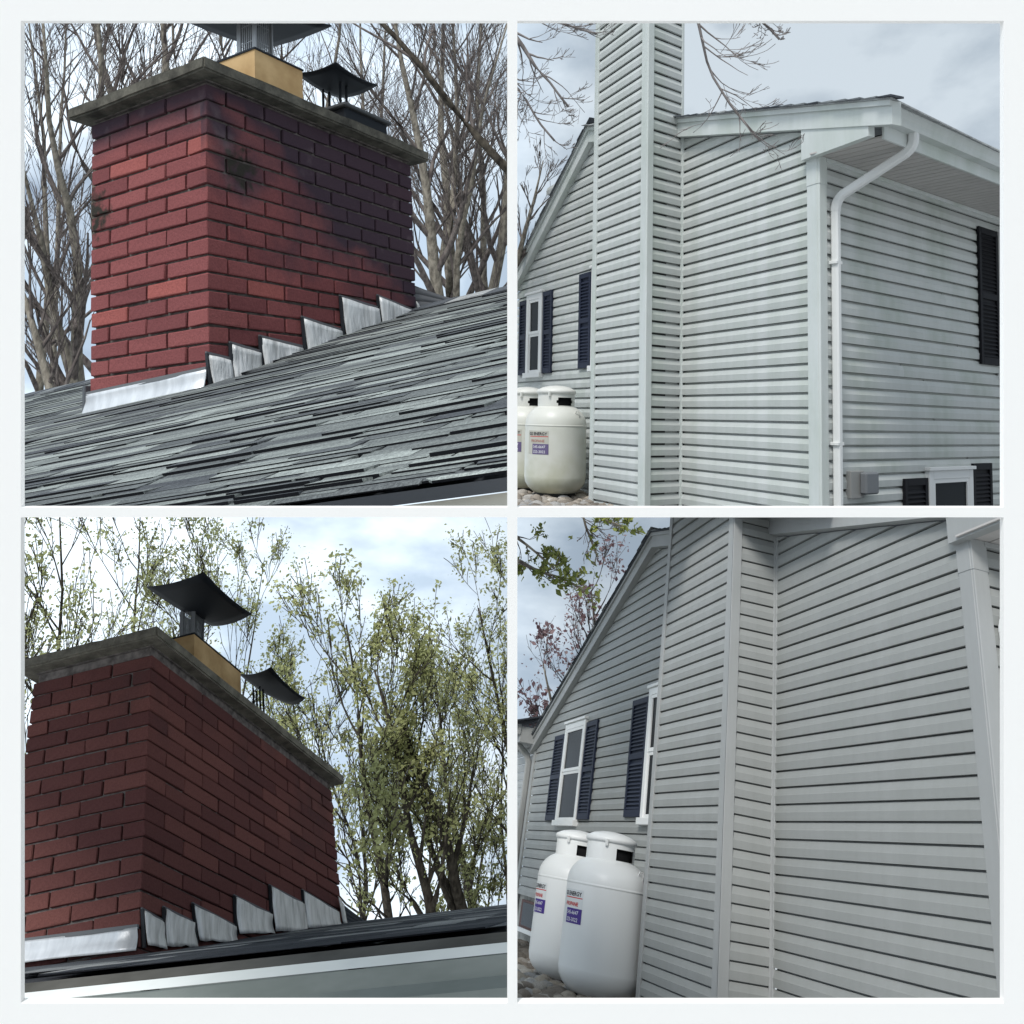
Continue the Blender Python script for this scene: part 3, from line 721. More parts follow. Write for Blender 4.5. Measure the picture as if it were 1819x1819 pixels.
def right_slab(XR, ZR, a, xe, far):
    ze = ZR + .006 - a * (xe + .03 - XR)
    q = [Vector((XR, -.12, ZR + .006)), Vector((xe + .03, -.12, ze)), Vector((far.x, far.y, ze)), Vector((XR, far.y, ZR + .006))]
    up = Vector((0, 0, .012)); v = q + [p + up for p in q]
    return mesh('slab', v, [(0, 2, 1), (0, 3, 2), (4, 5, 6), (4, 6, 7), (0, 1, 5, 4), (1, 2, 6, 5), (2, 3, 7, 6), (3, 0, 4, 7)])
def house(M, bay, label, P):
    root = thing('sided_house', M, bay, label, 'house')
    rnd = random.Random(P['seed'])
    e = .114; SM, TM = P['siding'], P['trim']; GROOVE[0] = P['groove']
    X_, Y_, Z_ = Vector((1, 0, 0)), Vector((0, 1, 0)), Vector((0, 0, 1))
    O0 = Vector((0, 0, 0)); nf = Vector((0, -1, 0))
    T = P['T']; us = Vector((math.sin(T), math.cos(T), 0)); ns = Vector((math.cos(T), -math.sin(T), 0))
    XR, ZR, a, b = P['ridge'][0], P['ridge'][1], P['a'], P['b']
    fh = .17; zr = ZR - fh - .01
    inner, d, cw = P['inner'], P['d'], P['cw']
    k0, k1 = P['k0'], P['k1']
    # chase footprint
    Pi = Vector((-inner, 0, 0)); Pc = Pi - us * d; Pl = Pc - X_ * cw
    sl = P['left']
    # gable wall, right of the chase and left of the chase (rake limits)
    fr = lambda z: XR + (zr - z) / a
    fl = lambda z: XR - (zr - z) / b
    wall_run(root, O0, X_, nf, -inner + .03, -.0, k0, k1, e, SM, 0, None, lambda z: min(0.0, fr(z)), .0, rnd)
    wall_run(root, O0, X_, nf, sl, Pl.x + .02, P['k0left'], k1, e, SM, 0, lambda z: max(sl, fl(z)), lambda z: min(Pl.x + .02, fr(z)), .35, rnd)
    # chase: front, visible side
    cs = P['chase_side_off']
    wall_run(root, Pc, X_, nf, -cw + .055, -.085, k0, P['kchase'], e, SM, P['zf'])
    wall_run(root, Pi, us, ns, -d + .055, -.03, k0, P['kchase'], e, SM, 0)
    # backing sheathing so that no gap shows light
    zb0, zb1 = k0 * e - .3, P['kchase'] * e
    bk = mat('sheathing', (.06, .06, .06), .9)
    zq = P['k0left'] * e + .01
    obj('sheathing', prism([O0 + X_ * .0 + Y_ * .026 + Z_ * zq, X_ * sl + Y_ * .026 + Z_ * zq, X_ * sl + Y_ * .026 + Z_ * (zr - b * (XR - sl)), X_ * XR + Y_ * .026 + Z_ * zr, Y_ * .026 + Z_ * (zr + a * XR)], (0, .05, 0)), bk, root)
    c = [Pc + Vector((-.026, .026, 0)), Pl + Vector((.012, .026, 0)), Pl + Vector((.012, .45, 0)), Pi + Vector((-.026, -.0, 0))]
    obj('chase_core', prism([p + Z_ * zb0 for p in c], Z_ * (zb1 - zb0)), bk, root)
    O1 = X_ * .11
    obj('side_sheathing', prism([O1 - ns * .026 + Z_ * zb0, O1 + us * 5 - ns * .026 + Z_ * zb0, O1 + us * 5 - ns * .06 + Z_ * zb0, O1 - ns * .06 + Z_ * zb0], Z_ * (P['soffit'] - zb0)), bk, root)
    # side wall
    wall_run(root, O1, us, ns, .075, P['side_len'], k0, P['kside'], e, SM, P['zw'], seams=.25, rnd=rnd)
    # corner posts
    zc0, zc1 = k0 * e, P['soffit'] + .35
    ubox(root, 'corner_post', O0, X_, nf, .0, .115, .0, .022, zc0, P['post_top'], TM); ubox(root, 'corner_post', O1, us, ns, -.018, .08, -.002, .020, zc0, P['soffit'] + .0, TM)
    ubox(root, 'corner_post', O0, X_, nf, -.002, .118, .0, .026, P['seam'], P['post_top'], TM); ubox(root, 'corner_post', O1, us, ns, -.022, .083, -.002, .024, P['seam'], P['soffit'], TM)
    # chase corner post (two leaves) and far left post
    zk = P['kchase'] * e
    ubox(root, 'corner_post', Pc, X_, nf, -.088, .016, .0, .022, zc0, zk, TM); ubox(root, 'corner_post', Pc, us, ns, -.022, .058, .0, .020, zc0, zk, TM)
    ubox(root, 'corner_post', Pl, X_, nf, -.02, .058, .0, .022, zc0, zk, TM); ubox(root, 'corner_post', Pl, X_, nf, -.021, -.001, -.45, .0, zc0, zk, TM)
    # inner corner strips
    ubox(root, 'inside_corner', Pi, us, ns, -.034, .0, .0, .018, zc0, zk, TM); ubox(root, 'inside_corner', O0, X_, nf, -inner, -inner + .034, .0, .018, zc0, ZR - .05 - a * (-inner - XR), TM)
    ubox(root, 'inside_corner', O0, X_, nf, Pl.x - .055, Pl.x - .022, .0, .018, zc0, ZR - .2 - a * abs(Pl.x - XR), TM)
    # rake boards and roof edge on both slopes
    def rakeboard(x0, x1, sgn, slope, nm='rake_board'):
        zf = lambda x: ZR - slope * abs(x - XR)
        obj(nm, prism([(x0, -.085, zf(x0)), (x1, -.085, zf(x1)), (x1, -.085, zf(x1) - fh), (x0, -.085, zf(x0) - fh)], (0, .085, 0)), TM, root)
        obj('drip_edge', prism([(x0, -.105, zf(x0) + .004), (x1, -.105, zf(x1) + .004), (x1, -.105, zf(x1) - .035), (x0, -.105, zf(x0) - .035)], (0, .02, 0)), TM, root)
    xr_end = P['rake_end']
    rakeboard(XR, -inner - d if False else Pl.x - .0, 1, a)
    rakeboard(-inner, xr_end, 1, a)
    rakeboard(sl - .12, XR, -1, b)
    # roof planes with individual edge shingles
    rf = obj('roof', join([right_slab(XR, ZR, a, xr_end, O1 + us * 4.6 + ns * (P['overhang'] + .06)),
                           prism([(XR, -.12, ZR + .006), (sl - .2, -.12, ZR + .006 - b * (XR - sl + .2)), (sl - .2, -.12, ZR + .016 - b * (XR - sl + .2)), (XR, -.12, ZR + .016)], (0, 5, 0))]), SHA, root)
    x = xr_end + .05
    while x > XR:
        L_ = .145; z = ZR + .017 - a * (x - XR); o_ = rnd.uniform(-.012, .006)
        obj('shingle', prism([(x, -.135 + o_, z), (x - L_, -.135 + o_, z + a * L_), (x - L_, -.135 + o_, z + a * L_ + .004), (x, -.135 + o_, z + .015)], (0, .12, 0)), SHA, rf); x -= L_
    x = sl - .2; 
    while x < XR:
        L_ = .145; z = ZR + .017 - b * (XR - x); o_ = rnd.uniform(-.012, .006)
        obj('shingle', prism([(x, -.135 + o_, z), (x + L_, -.135 + o_, z + b * L_), (x + L_, -.135 + o_, z + b * L_ + .004), (x, -.135 + o_, z + .015)], (0, .5, 0)), SHA, rf); x += L_
    # boxed eave return: triangle beside the corner, soffit, fascia
    ov = P['overhang']; zs = P['soffit']; xe = P['return_end']
    zt = lambda x: ZR - fh - a * (x - XR)
    obj('eave_return', prism([(-.0, -.075, zt(0)), (xe, -.075, zt(xe)), (xe, -.075, zs - .014), (.0, -.075, zs - .014)], (0, .06, 0)), TM, root)
    y0 = -.10; y = y0; i = 0
    while y < P['side_len']:
        y1 = y + .1
        pts = [O1 + us * (y + .010) - ns * .02, O1 + us * y1 - ns * .02, O1 + us * y1 + ns * ov, O1 + us * (y + .010) + ns * ov]
        sp = obj('soffit_panel', prism([p + Z_ * zs for p in pts], (0, 0, .012)), SOFF, root)
        y = y1
    obj('soffit_backing', prism([O1 + us * (y0 + .06) - ns * .05 + Z_ * (zs + .018), O1 + us * P['side_len'] - ns * .05 + Z_ * (zs + .018), O1 + us * P['side_len'] + ns * ov + Z_ * (zs + .018), O1 + us * (y0 + .06) + ns * ov + Z_ * (zs + .018)], (0, 0, .02)), DARK, root)
    ubox(root, 'frieze_molding', O1, us, ns, .07, P['side_len'], .0, .03, zs - .035, zs - .002, TM)
    fz = zs - .02
    ubox(root, 'fascia_board', O1, us, ns, y0, P['side_len'], ov, ov + .02, fz, fz + .17, TM)
    return root, us, ns, O1, Pi, Pc, Pl
def k_gutter(M, bay, label, O, us, ns, y0, y1, ov, z, m):
    root = thing('roof_gutter', M, bay, label, 'gutter')
    sec = [(.0, .12), (.0, .0), (.075, .0), (.085, .02), (.088, .05), (.105, .085), (.118, .10), (.118, .122), (.106, .122), (.105, .108), (.08, .06), (.07, .012), (.008, .012), (.008, .12)]
    n = len(sec); v = []
    for y in (y0, y1):
        for o_, h in sec: v.append(O + us * y + ns * (ov + .02 + o_) + Vector((0, 0, z + h)))
    f = [(i, (i + 1) % n, (i + 1) % n + n, i + n) for i in range(n)] + [tuple(range(n)), tuple(range(2 * n - 1, n - 1, -1))]
    obj('trough', fixn(mesh('trough', v, f)), m, root)
    cap = [(.0, .0), (.075, .0), (.085, .02), (.088, .05), (.105, .085), (.118, .10), (.118, .122), (0, .122)]
    obj('end_cap', prism([O + us * (y0 - .004) + ns * (ov + .02 + a_) + Vector((0, 0, z + b_)) for a_, b_ in cap], us * .006), m, root)
    return root
def arc_pts(P0, P1, P2, n=5):
    return [P0 * (1 - t) ** 2 + P1 * 2 * t * (1 - t) + P2 * t * t for t in [i / n for i in range(n + 1)]]
def downspout(M, bay, label, O, us, ns, ya, oa, za, yb, ob, zb, zend, m, wid=.038, dep=.03):
    root = thing('downspout', M, bay, label, 'downspout')
    V = lambda y, o_, z: O + us * y + ns * o_ + Vector((0, 0, z))
    A, B = V(ya, oa, za), V(yb, ob, zb)
    dirn = (B - A).normalized()
    p1 = A - Vector((0, 0, .10))
    pts = [A] + arc_pts(p1, p1 - Vector((0, 0, .05)), p1 - Vector((0, 0, .05)) + dirn * .07, 5) 
    e0 = B - dirn * .07; pts += arc_pts(e0, B, B - Vector((0, 0, .08)), 5)
    obj('elbow', sweep_rect(pts, wid, dep, us, 'elbow'), m, root)
    obj('pipe', sweep_rect([B - Vector((0, 0, .07)), V(yb, ob, zend)], wid * .93, dep * .93, us, 'pipe'), m, root)
    for z in (zb - .5, zb - 1.9):
        if z > zend: ubox(root, 'strap', O, us, ns, yb - wid * 1.25, yb + wid * 1.25, .012, ob + dep * 1.05, z, z + .025, m)
    return root

# ------------------------------------------------------------------ TOP RIGHT house
PTR = dict(seed=11, groove=.83, k0left=-11, siding=SID1, trim=TRIM1, T=-.269, ridge=(-3.583, 3.02), a=.25, b=.69, inner=1.769, d=.492, cw=1.02, left=-5.75, k0=-12, k1=28, kchase=42, kside=16,
           zf=-.02, zw=-.06, side_len=4.2, soffit=1.72, overhang=.58, post_top=1.98, seam=1.50, rake_end=.93, return_end=.70, chase_side_off=0)
hTR, us, ns, O1, Pi, Pc, Pl = house(M_TR, 'TR', 'light grey vinyl sided house with tall sided chimney chase, before cleaning', PTR)
k_gutter(M_TR, 'TR', 'white gutter along the eave of the brighter house above the soffit', O1, us, ns, -.14, 4.2, .58, 1.80, TRIM1)
downspout(M_TR, 'TR', 'white downspout slanting under the soffit then down the house corner', O1, us, ns, .24, .64, 1.86, .150, .05, 1.38, -1.3, WHITE, .034, .030)
nf = Vector((0, -1, 0)); X_ = Vector((1, 0, 0)); O0 = Vector((0, 0, 0))
window(M_TR, 'TR', O0, X_, nf, -5.36, -4.88, .20, 1.25, 'white double hung window between dark shutters on the brighter gable wall')
shutter(M_TR, 'TR', O0, X_, nf, -5.61, -5.38, .20, 1.20, SHUT2, 'dark shutter left of the window, at the left edge of the brighter house')
shutter(M_TR, 'TR', O0, X_, nf, -4.86, -4.60, .20, 1.24, SHUT2, 'dark shutter right of the small window on the brighter gable')
shutter(M_TR, 'TR', O0, X_, nf, -3.86, -3.57, .22, 1.33, SHUT2, 'tall dark shutter beside the sided chase of the brighter house')
window(M_TR, 'TR', O0, X_, nf, -3.54, -2.80, .22, 1.36, 'white window frame half hidden by the chase on the brighter house')
shutter(M_TR, 'TR', O1, us, ns, 2.62, 3.02, .24, 1.56, SHUT1, 'tall black shutter high on the side wall under the soffit')
window(M_TR, 'TR', O1, us, ns, 3.05, 3.9, .16, 1.56, 'upper side wall window just entering at the right edge')
shutter(M_TR, 'TR', O1, us, ns, 1.17, 1.56, -1.8, -.80, SHUT1, 'black shutter left of the lower side window near the meter box')
shutter(M_TR, 'TR', O1, us, ns, 2.40, 2.78, -1.8, -.69, SHUT1, 'black shutter right of the lower side window')
window(M_TR, 'TR', O1, us, ns, 1.57, 2.38, -1.8, -.74, 'lower side wall window with white frame between two black shutters')
mb = thing('meter_box', M_TR, 'TR', 'small grey electrical box on the side wall beside the downspout', 'meter box')
ubox(mb, 'back_box', O1, us, ns, .33, .52, .0, .05, -.93, -.72, mat('meter_grey', (.30, .30, .29), .5, .3)); ubox(mb, 'cover', O1, us, ns, .45, .64, .05, .11, -.90, -.73, GREYM, .012)

# ------------------------------------------------------------------ BOTTOM RIGHT house
PBR = dict(seed=12, groove=.90, k0left=-8, siding=SID2, trim=TRIM2, T=0.0, ridge=(-5.24, 3.06), a=.23, b=.43, inner=2.313, d=.392, cw=1.50, left=-9.75, k0=-12, k1=26, kchase=28, kside=14,
           zf=-.068, zw=0.0, side_len=3.0, soffit=1.52, overhang=.5, post_top=1.72, seam=1.33, rake_end=.75, return_end=.62, chase_side_off=0)
hBR, us2, ns2, O12, Pi2, Pc2, Pl2 = house(M_BR, 'BR', 'vinyl sided house with dimmer light put into its grey siding colour, broad sided chase, after cleaning', PBR)
downspout(M_BR, 'BR', 'white crimped downspout at the right edge beside the grey house corner', O12, us2, ns2, .34, .44, 1.42, .125, .05, 1.06, -1.4, WHITE, .032, .030)
window(M_BR, 'BR', O0, X_, nf, -8.17, -7.27, -.02, 1.17, 'white double hung window between navy shutters on the grey gable wall')
shutter(M_BR, 'BR', O0, X_, nf, -8.68, -8.20, .0, 1.06, SHUT2, 'navy louvered shutter left of the grey gable window')
shutter(M_BR, 'BR', O0, X_, nf, -7.24, -6.79, .01, 1.12, SHUT2, 'navy louvered shutter right of the grey gable window')
shutter(M_BR, 'BR', O0, X_, nf, -5.56, -5.07, .03, 1.20, SHUT2, 'large navy louvered shutter nearest the sided chase of the grey house')
window(M_BR, 'BR', O0, X_, nf, -5.05, -4.15, .0, 1.27, 'white window beside the chase on the grey house, partly hidden')
# lower end of the wall: foundation, basement window, far wing
fd = obj('foundation', box(-11.5, -3.8, .03, .3, -1.7, -.90, .0), CONC, hBR)
bw = thing('basement_window', M_BR, 'BR', 'small dark basement window at the foot of the grey gable wall', 'basement window')
ubox(bw, 'frame', O0, X_, nf, -9.5, -8.3, -.03, .0, -1.30, -.96, mat('rust_frame', (.10, .05, .045), .7)); ubox(bw, 'pane', O0, X_, nf, -9.38, -8.4, -.01, .006, -1.25, -.99, GLASS, 0)
ubox(bw, 'sill', O0, X_, nf, -9.5, -8.3, -.02, .03, -1.33, -1.28, WHITE)
ubox(hBR, 'corner_post', O0, X_, nf, -9.86, -9.74, .0, .03, -1.2, 1.25, TRIM2)
wing = thing('house_wing', M_BR, 'BR', 'far wing of the grey house at the left edge with its own eave', 'house wing')
wall_run(wing, O0, X_, nf, -12.5, -9.87, -8, 9, .114, SID2, 0)
ubox(wing, 'eave_box', O0, X_, nf, -12.5, -9.72, -.2, .30, 1.02, 1.24, TRIM2); ubox(wing, 'gutter_trough', O0, X_, nf, -12.5, -9.70, .30, .42, 1.12, 1.26, TRIM2)
obj('roof_slab', prism([(-12.5, -.45, 1.27), (-9.6, -.45, 1.27), (-9.6, 1.5, 1.9), (-12.5, 1.5, 1.9)], (0, 0, .02)), SHA, wing)
ds3 = thing('downspout', M_BR, 'BR', 'thin pale downspout at the far left corner of the grey gable wall', 'downspout')
obj('pipe', sweep_rect([Vector((-9.95, -.30, 1.12)), Vector((-9.95, -.28, 1.02)), Vector((-9.95, -.10, .88)), Vector((-9.95, -.06, .78)), Vector((-9.95, -.06, -1.2))], .045, .035, X_, 'pipe'), TRIM2, ds3)

# ------------------------------------------------------------------ propane tanks
def lathe(prof, seg=40):
    v = []; f = []
    for r, z in prof:
        for k in range(seg): t = 2 * math.pi * k / seg; v.append((r * math.cos(t), r * math.sin(t), z))
    for i in range(len(prof) - 1):
        for k in range(seg): f.append((i * seg + k, i * seg + (k + 1) % seg, (i + 1) * seg + (k + 1) % seg, (i + 1) * seg + k))
    f += [tuple(range(seg - 1, -1, -1)), tuple((len(prof) - 1) * seg + k for k in range(seg))]
    return fixn(mesh('lathe', v, f, True))
def text_mesh(s, size, bold=False):
    c = bpy.data.curves.new('txt', 'FONT'); c.body = s; c.size = size; c.extrude = 0.0; c.resolution_u = 2
    if bold: c.offset = size * .022
    o = bpy.data.objects.new('txt', c); COL.objects.link(o)
    bpy.context.view_layer.update()
    me = bpy.data.meshes.new_from_object(o.evaluated_get(bpy.context.evaluated_depsgraph_get()))
    bpy.data.objects.remove(o); return me
def wrap(me, r, a0, z0):
    for v in me.vertices:
        a = a0 + v.co.x / r; v.co = Vector((r * math.cos(a), r * math.sin(a), z0 + v.co.y))
    return me
def patch(r, a0, a1, z0, z1, n=10):
    v = []; f = []
    for i in range(n + 1):
        a = a0 + (a1 - a0) * i / n
        v += [(r * math.cos(a), r * math.sin(a), z0), (r * math.cos(a), r * math.sin(a), z1)]
    for i in range(n): f.append((2 * i, 2 * i + 2, 2 * i + 3, 2 * i + 1))
    return mesh('patch', v, f)
def tank(M, bay, pos, label, m, group, lab_ang, hole_ang, r=.36, H=1.27):
    root = thing('propane_tank', M @ Matrix.Translation(pos), bay, label, 'propane tank', group)
    rb = r; z1 = H * .66; prof = [(.10, .02)]
    for i in range(1, 7):
        t = i / 6 * math.pi / 2; prof.append((rb * math.sin(t), .0 + .22 * (1 - math.cos(t))))
    prof += [(rb, .23), (rb, .26), (rb, .40), (rb, .60), (rb, z1 - .03), (rb, z1 - .008), (rb, z1 - .001), (rb * 1.010, z1 + .002), (rb * 1.010, z1 + .010), (rb, z1 + .013), (rb * .999, z1 + .020), (rb * .997, z1 + .030)]
    for i in range(2, 13):
        t = i / 12 * math.pi / 2; prof.append((.10 + (rb - .10) * math.cos(t), z1 + .014 + .22 * math.sin(t)))
    prof += [(.05, z1 + .236)]
    obj('tank_shell', lathe(prof, 56), m, root)
    obj('foot_ring', lathe([(rb * .60, -.03), (rb * .64, -.03), (rb * .66, .07), (rb * .62, .07), (rb * .60, -.03)], 36), mat('foot_dark', (.02, .02, .02), .8), root)
    # collar wrapped round the valve, with an open hand hole
    rc = rb * .60; zc0 = z1 + .165; zc1 = zc0 + .20; v = []; f = []; n = 72
    def ins(a): 
        d_ = (a - hole_ang + math.pi) % (2 * math.pi) - math.pi; return abs(d_) < .40
    zs_ = [zc0, zc0 + .055, zc0 + .085, zc0 + .115, zc0 + .145, zc1]
    for rr in (rc, rc - .006):
        for i in range(n):
            a = 2 * math.pi * i / n
            for z in zs_: v.append((rr * math.cos(a), rr * math.sin(a), z))
    k = len(zs_); half = n * k
    for i in range(n):
        a = 2 * math.pi * (i + .5) / n; j = (i + 1) % n
        for q in range(k - 1):
            d_ = abs((a - hole_ang + math.pi) % (2 * math.pi) - math.pi)
            if q in (1, 2, 3) and d_ < (.52 if q == 2 else .46): continue
            p = (i * k + q, j * k + q, j * k + q + 1, i * k + q + 1); f.append(p); f.append(tuple(x + half for x in p[::-1]))
    obj('collar', mesh('collar', v, f, True), m, root)
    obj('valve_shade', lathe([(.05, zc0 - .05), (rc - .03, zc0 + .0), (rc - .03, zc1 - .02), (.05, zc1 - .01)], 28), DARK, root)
    lid = obj('lid', lathe([(rc + .012, zc1 - .012), (rc + .016, zc1 + .012), (rc + .006, zc1 + .030), (rc * .75, zc1 + .058), (rc * .4, zc1 + .074), (.01, zc1 + .080)], 48), m, root)
    for s in (-.9, 2.2):
        a = hole_ang + s; x, y = (rc + .014) * math.cos(a), (rc + .014) * math.sin(a)
        obj('lid_clip', box(x - .012, x + .012, y - .012, y + .012, zc1 - .045, zc1 + .012, .003), m, root)
    a = hole_ang + .25; vs, fs = tube([Vector((math.cos(a) * (rb * .84) + 0, math.sin(a) * rb * .84, z1 + .11)), Vector((math.cos(a) * rb * .9, math.sin(a) * rb * .9, z1 + .165)), Vector((math.cos(a + .12) * rb * .93, math.sin(a + .12) * rb * .93, z1 + .165)), Vector((math.cos(a + .12) * rb * .94, math.sin(a + .12) * rb * .94, z1 + .09))], .006)
    obj('lifting_lug', mesh('lifting_lug', vs, fs, True), m, root)
    # supplier's sticker
    rl = rb + .0015; wd = .27 / rb; a0 = lab_ang - wd / 2
    st = obj('sticker', patch(rl, a0, a0 + wd, z1 - .30, z1 - .05, 14), LABW if m is TANK2 else LABW1, root)
    obj('sticker_band', patch(rl + .001, a0 + .07 / rb, a0 + wd, z1 - .30, z1 - .19, 14), PURP if m is TANK2 else FADEP, st)
    obj('red_rule', patch(rl + .001, a0 + .03 / rb, a0 + wd * .98, z1 - .115, z1 - .108, 14), RED, st)
    for s, sz, dx, z, mt, bd in (('GS ENERGY', .045, .02, z1 - .098, INK, True), ('PROPANE', .040, .05, z1 - .172, RED, True),
                                 ('545-6647', .040, .083, z1 - .234, WPR, False), ('323-3022', .040, .083, z1 - .286, WPR, False)):
        obj('lettering', wrap(text_mesh(s, sz, bd), rl + .0025, a0 + dx / rb, z), mt if m is TANK2 else {RED: FADED}.get(mt, mt), st)
    return root
ZG = -1.47
def face(M, pos):                      # angle, in the tank's frame, of the direction towards the camera
    q = (M @ Matrix.Translation(pos)).inverted() @ Vector((0, 0, 1.6)); return math.atan2(q.y, q.x)
p = Vector((-4.22, -.60, -1.47)); fa = face(M_BR, p)
tank(M_BR, 'BR', p, 'clean white propane tank in front, beside the chase of the grey house', TANK2, 'clean propane tanks', fa - .95, fa + .72)
p = Vector((-5.15, -.62, -1.47)); fa = face(M_BR, p)
tank(M_BR, 'BR', p, 'clean white propane tank partly hidden behind the front one', TANK2, 'clean propane tanks', fa - 1.15, fa + .45)
p = Vector((-3.42, -.52, -1.22)); fa = face(M_TR, p)
tank(M_TR, 'TR', p, 'mossy stained white propane tank beside the chase of the brighter house', TANK1, 'mossy propane tanks', fa - .62, fa + .55, r=.335, H=1.17)
p = Vector((-4.15, -.55, -1.22)); fa = face(M_TR, p)
tank(M_TR, 'TR', p, 'mossy white propane tank at the left edge behind its neighbour', TANK1, 'mossy propane tanks', fa - .55, fa + .6, r=.335, H=1.17)

# ------------------------------------------------------------------ stone beds
def stone_mesh(seed, flat):
    b = bmesh.new(); bmesh.ops.create_icosphere(b, subdivisions=2, radius=1)
    for v in b.verts:
        v.co *= 1 + .22 * noise.noise(v.co * 1.1 + Vector((seed * 7, 0, 0))) ; v.co.z *= flat; v.co.y *= .72 + .1 * (seed % 3)
    me = bpy.data.meshes.new('stone'); b.to_mesh(me); b.free(); me.polygons.foreach_set('use_smooth', [True] * len(me.polygons)); me.materials.append(STONES); return me
SM_ = [stone_mesh(i, .5 + .06 * (i % 4)) for i in range(8)]
def stone_bed(M, bay, z, xr, yr, size, nmax, seed):
    rnd = random.Random(seed)
    bed = thing('stone_ground', M, bay, None, None, kind='structure')
    me = box(xr[0] - 1, xr[1] + .6, yr[0] - 1, yr[1], z - .3, z); bed_me = obj('soil', me, SOIL, bed)
    rest = []; cnt = 0; cands = []
    x = xr[0]
    while x < xr[1]:
        y = yr[0]
        while y < yr[1]:
            c = Vector((x + rnd.uniform(-.4, .4) * size, y + rnd.uniform(-.4, .4) * size, z + rnd.uniform(-.01, .03)))
            if vis_px(M @ c, bay, 25): cands.append(c)
            y += size * .92
        x += size * .92
    cands.sort(key=lambda c: ((M @ c) - Vector((0, 0, 1.6))).length)
    for i, c in enumerate(cands):
        s = size * rnd.uniform(.38, .85); rot = (rnd.uniform(-.35, .35), rnd.uniform(-.35, .35), rnd.uniform(0, 6.28))
        if i < nmax:
            o = bpy.data.objects.new('stone', rnd.choice(SM_)); COL.objects.link(o); o.parent = bed; o.location = c; o.scale = (s, s, s); o.rotation_euler = rot
        else: rest.append((c, s, rot))
    if rest:
        v = []; f = []
        from mathutils import Euler
        for c, s, rot in rest:
            k = len(v); mm = Euler(rot).to_matrix(); src = SM_[len(v) % 8]
            v += [c + mm @ (q.co * s) for q in src.vertices]; f += [tuple(i + k for i in p_.vertices) for p_ in src.polygons]
        o = obj('stone_field', mesh('stone_field', v, f, True), STONES, bed); o['kind'] = 'stuff'
stone_bed(M_BR, 'BR', -1.47, (-13, -2.2), (-3.2, .02), .125, 290, 4)
stone_bed(M_TR, 'TR', -1.24, (-8, -2.2), (-3.0, .0), .11, 290, 6)

# ------------------------------------------------------------------ trees
MINR = [.0032]
def grow(rnd, p, d, length, r, depth, acc, leafpts, up, spread=.55, droop=0.0, nseg=4, kids=(3, 5)):
    pts = [p.copy()]; rad = [r]; q = p.copy(); dd = d.normalized()
    for i in range(nseg):
        dd = (dd + Vector((rnd.gauss(0, .10), rnd.gauss(0, .10), rnd.gauss(0, .10))) + up * (.05 - droop)).normalized()
        q = q + dd * (length / nseg); pts.append(q.copy()); rad.append(max(r * (1 - .75 * (i + 1) / nseg), MINR[0]))
    acc.append((pts, rad))
    if depth <= 0:
        if leafpts is not None: leafpts += pts[1:]
        return
    n = rnd.randint(*kids)
    for i in range(n):
        t = rnd.uniform(.25, 1.0); k = min(int(t * nseg), nseg - 1); f_ = t * nseg - k
        o = pts[k].lerp(pts[k + 1], f_); rr = rad[k] * (1 - f_) + rad[k + 1] * f_
        ax = Vector((rnd.gauss(0, 1), rnd.gauss(0, 1), rnd.gauss(0, 1))).normalized()
        nd = (dd + ax * spread * rnd.uniform(.6, 1.3) + up * .15).normalized()
        grow(rnd, o, nd, length * rnd.uniform(.42, .72), rr * .62, depth - 1, acc, leafpts, up, spread, droop, max(2, nseg - 1) if depth > 1 else 3, kids)
def tubes_mesh(acc, name, seg=4):
    v = []; f = []
    for pts, rad in acc:
        a, b = tube(pts, rad, seg if rad[0] < .03 else 7, False); k = len(v); v += a; f += [tuple(i + k for i in q) for q in b]
    return mesh(name, v, f, True)
def leaves_mesh(rnd, pts, n, size, spread, name='leaves'):
    v = []; f = []
    cl = None
    for i_ in range(n):
        if cl is None or i_ % 7 == 0: cl = rnd.choice(pts) + Vector((rnd.gauss(0, spread), rnd.gauss(0, spread), rnd.gauss(0, spread))) * .5; cs = spread * rnd.uniform(.25, .7)
        c = cl + Vector((rnd.gauss(0, cs), rnd.gauss(0, cs), rnd.gauss(0, cs)))
        a = Vector((rnd.gauss(0, 1), rnd.gauss(0, 1), rnd.gauss(0, 1))).normalized(); b = a.orthogonal().normalized()
        b = (b + a.cross(b) * rnd.uniform(-1, 1)).normalized(); s = size * rnd.choice((.45, .6, .8, 1.0, 1.5)) * rnd.uniform(.85, 1.15)
        cr = a.cross(b)
        k = len(v)
        v += [c - a * s, c + b * s * .55 - a * s * .2, c + a * s * .2 + b * s * .42 + cr * s * .2, c + a * s, c - b * s * .45 + a * s * .15 + cr * s * .2, c - b * s * .55 - a * s * .3]
        f.append((k, k + 1, k + 2, k + 3, k + 4, k + 5))
    return mesh(name, v, f)
UPC = (CW.to_3x3() @ Vector((0, 1, 0))).normalized()          # upright for the views
INTO = (CW.to_3x3() @ Vector((0, 0, -1))).normalized()
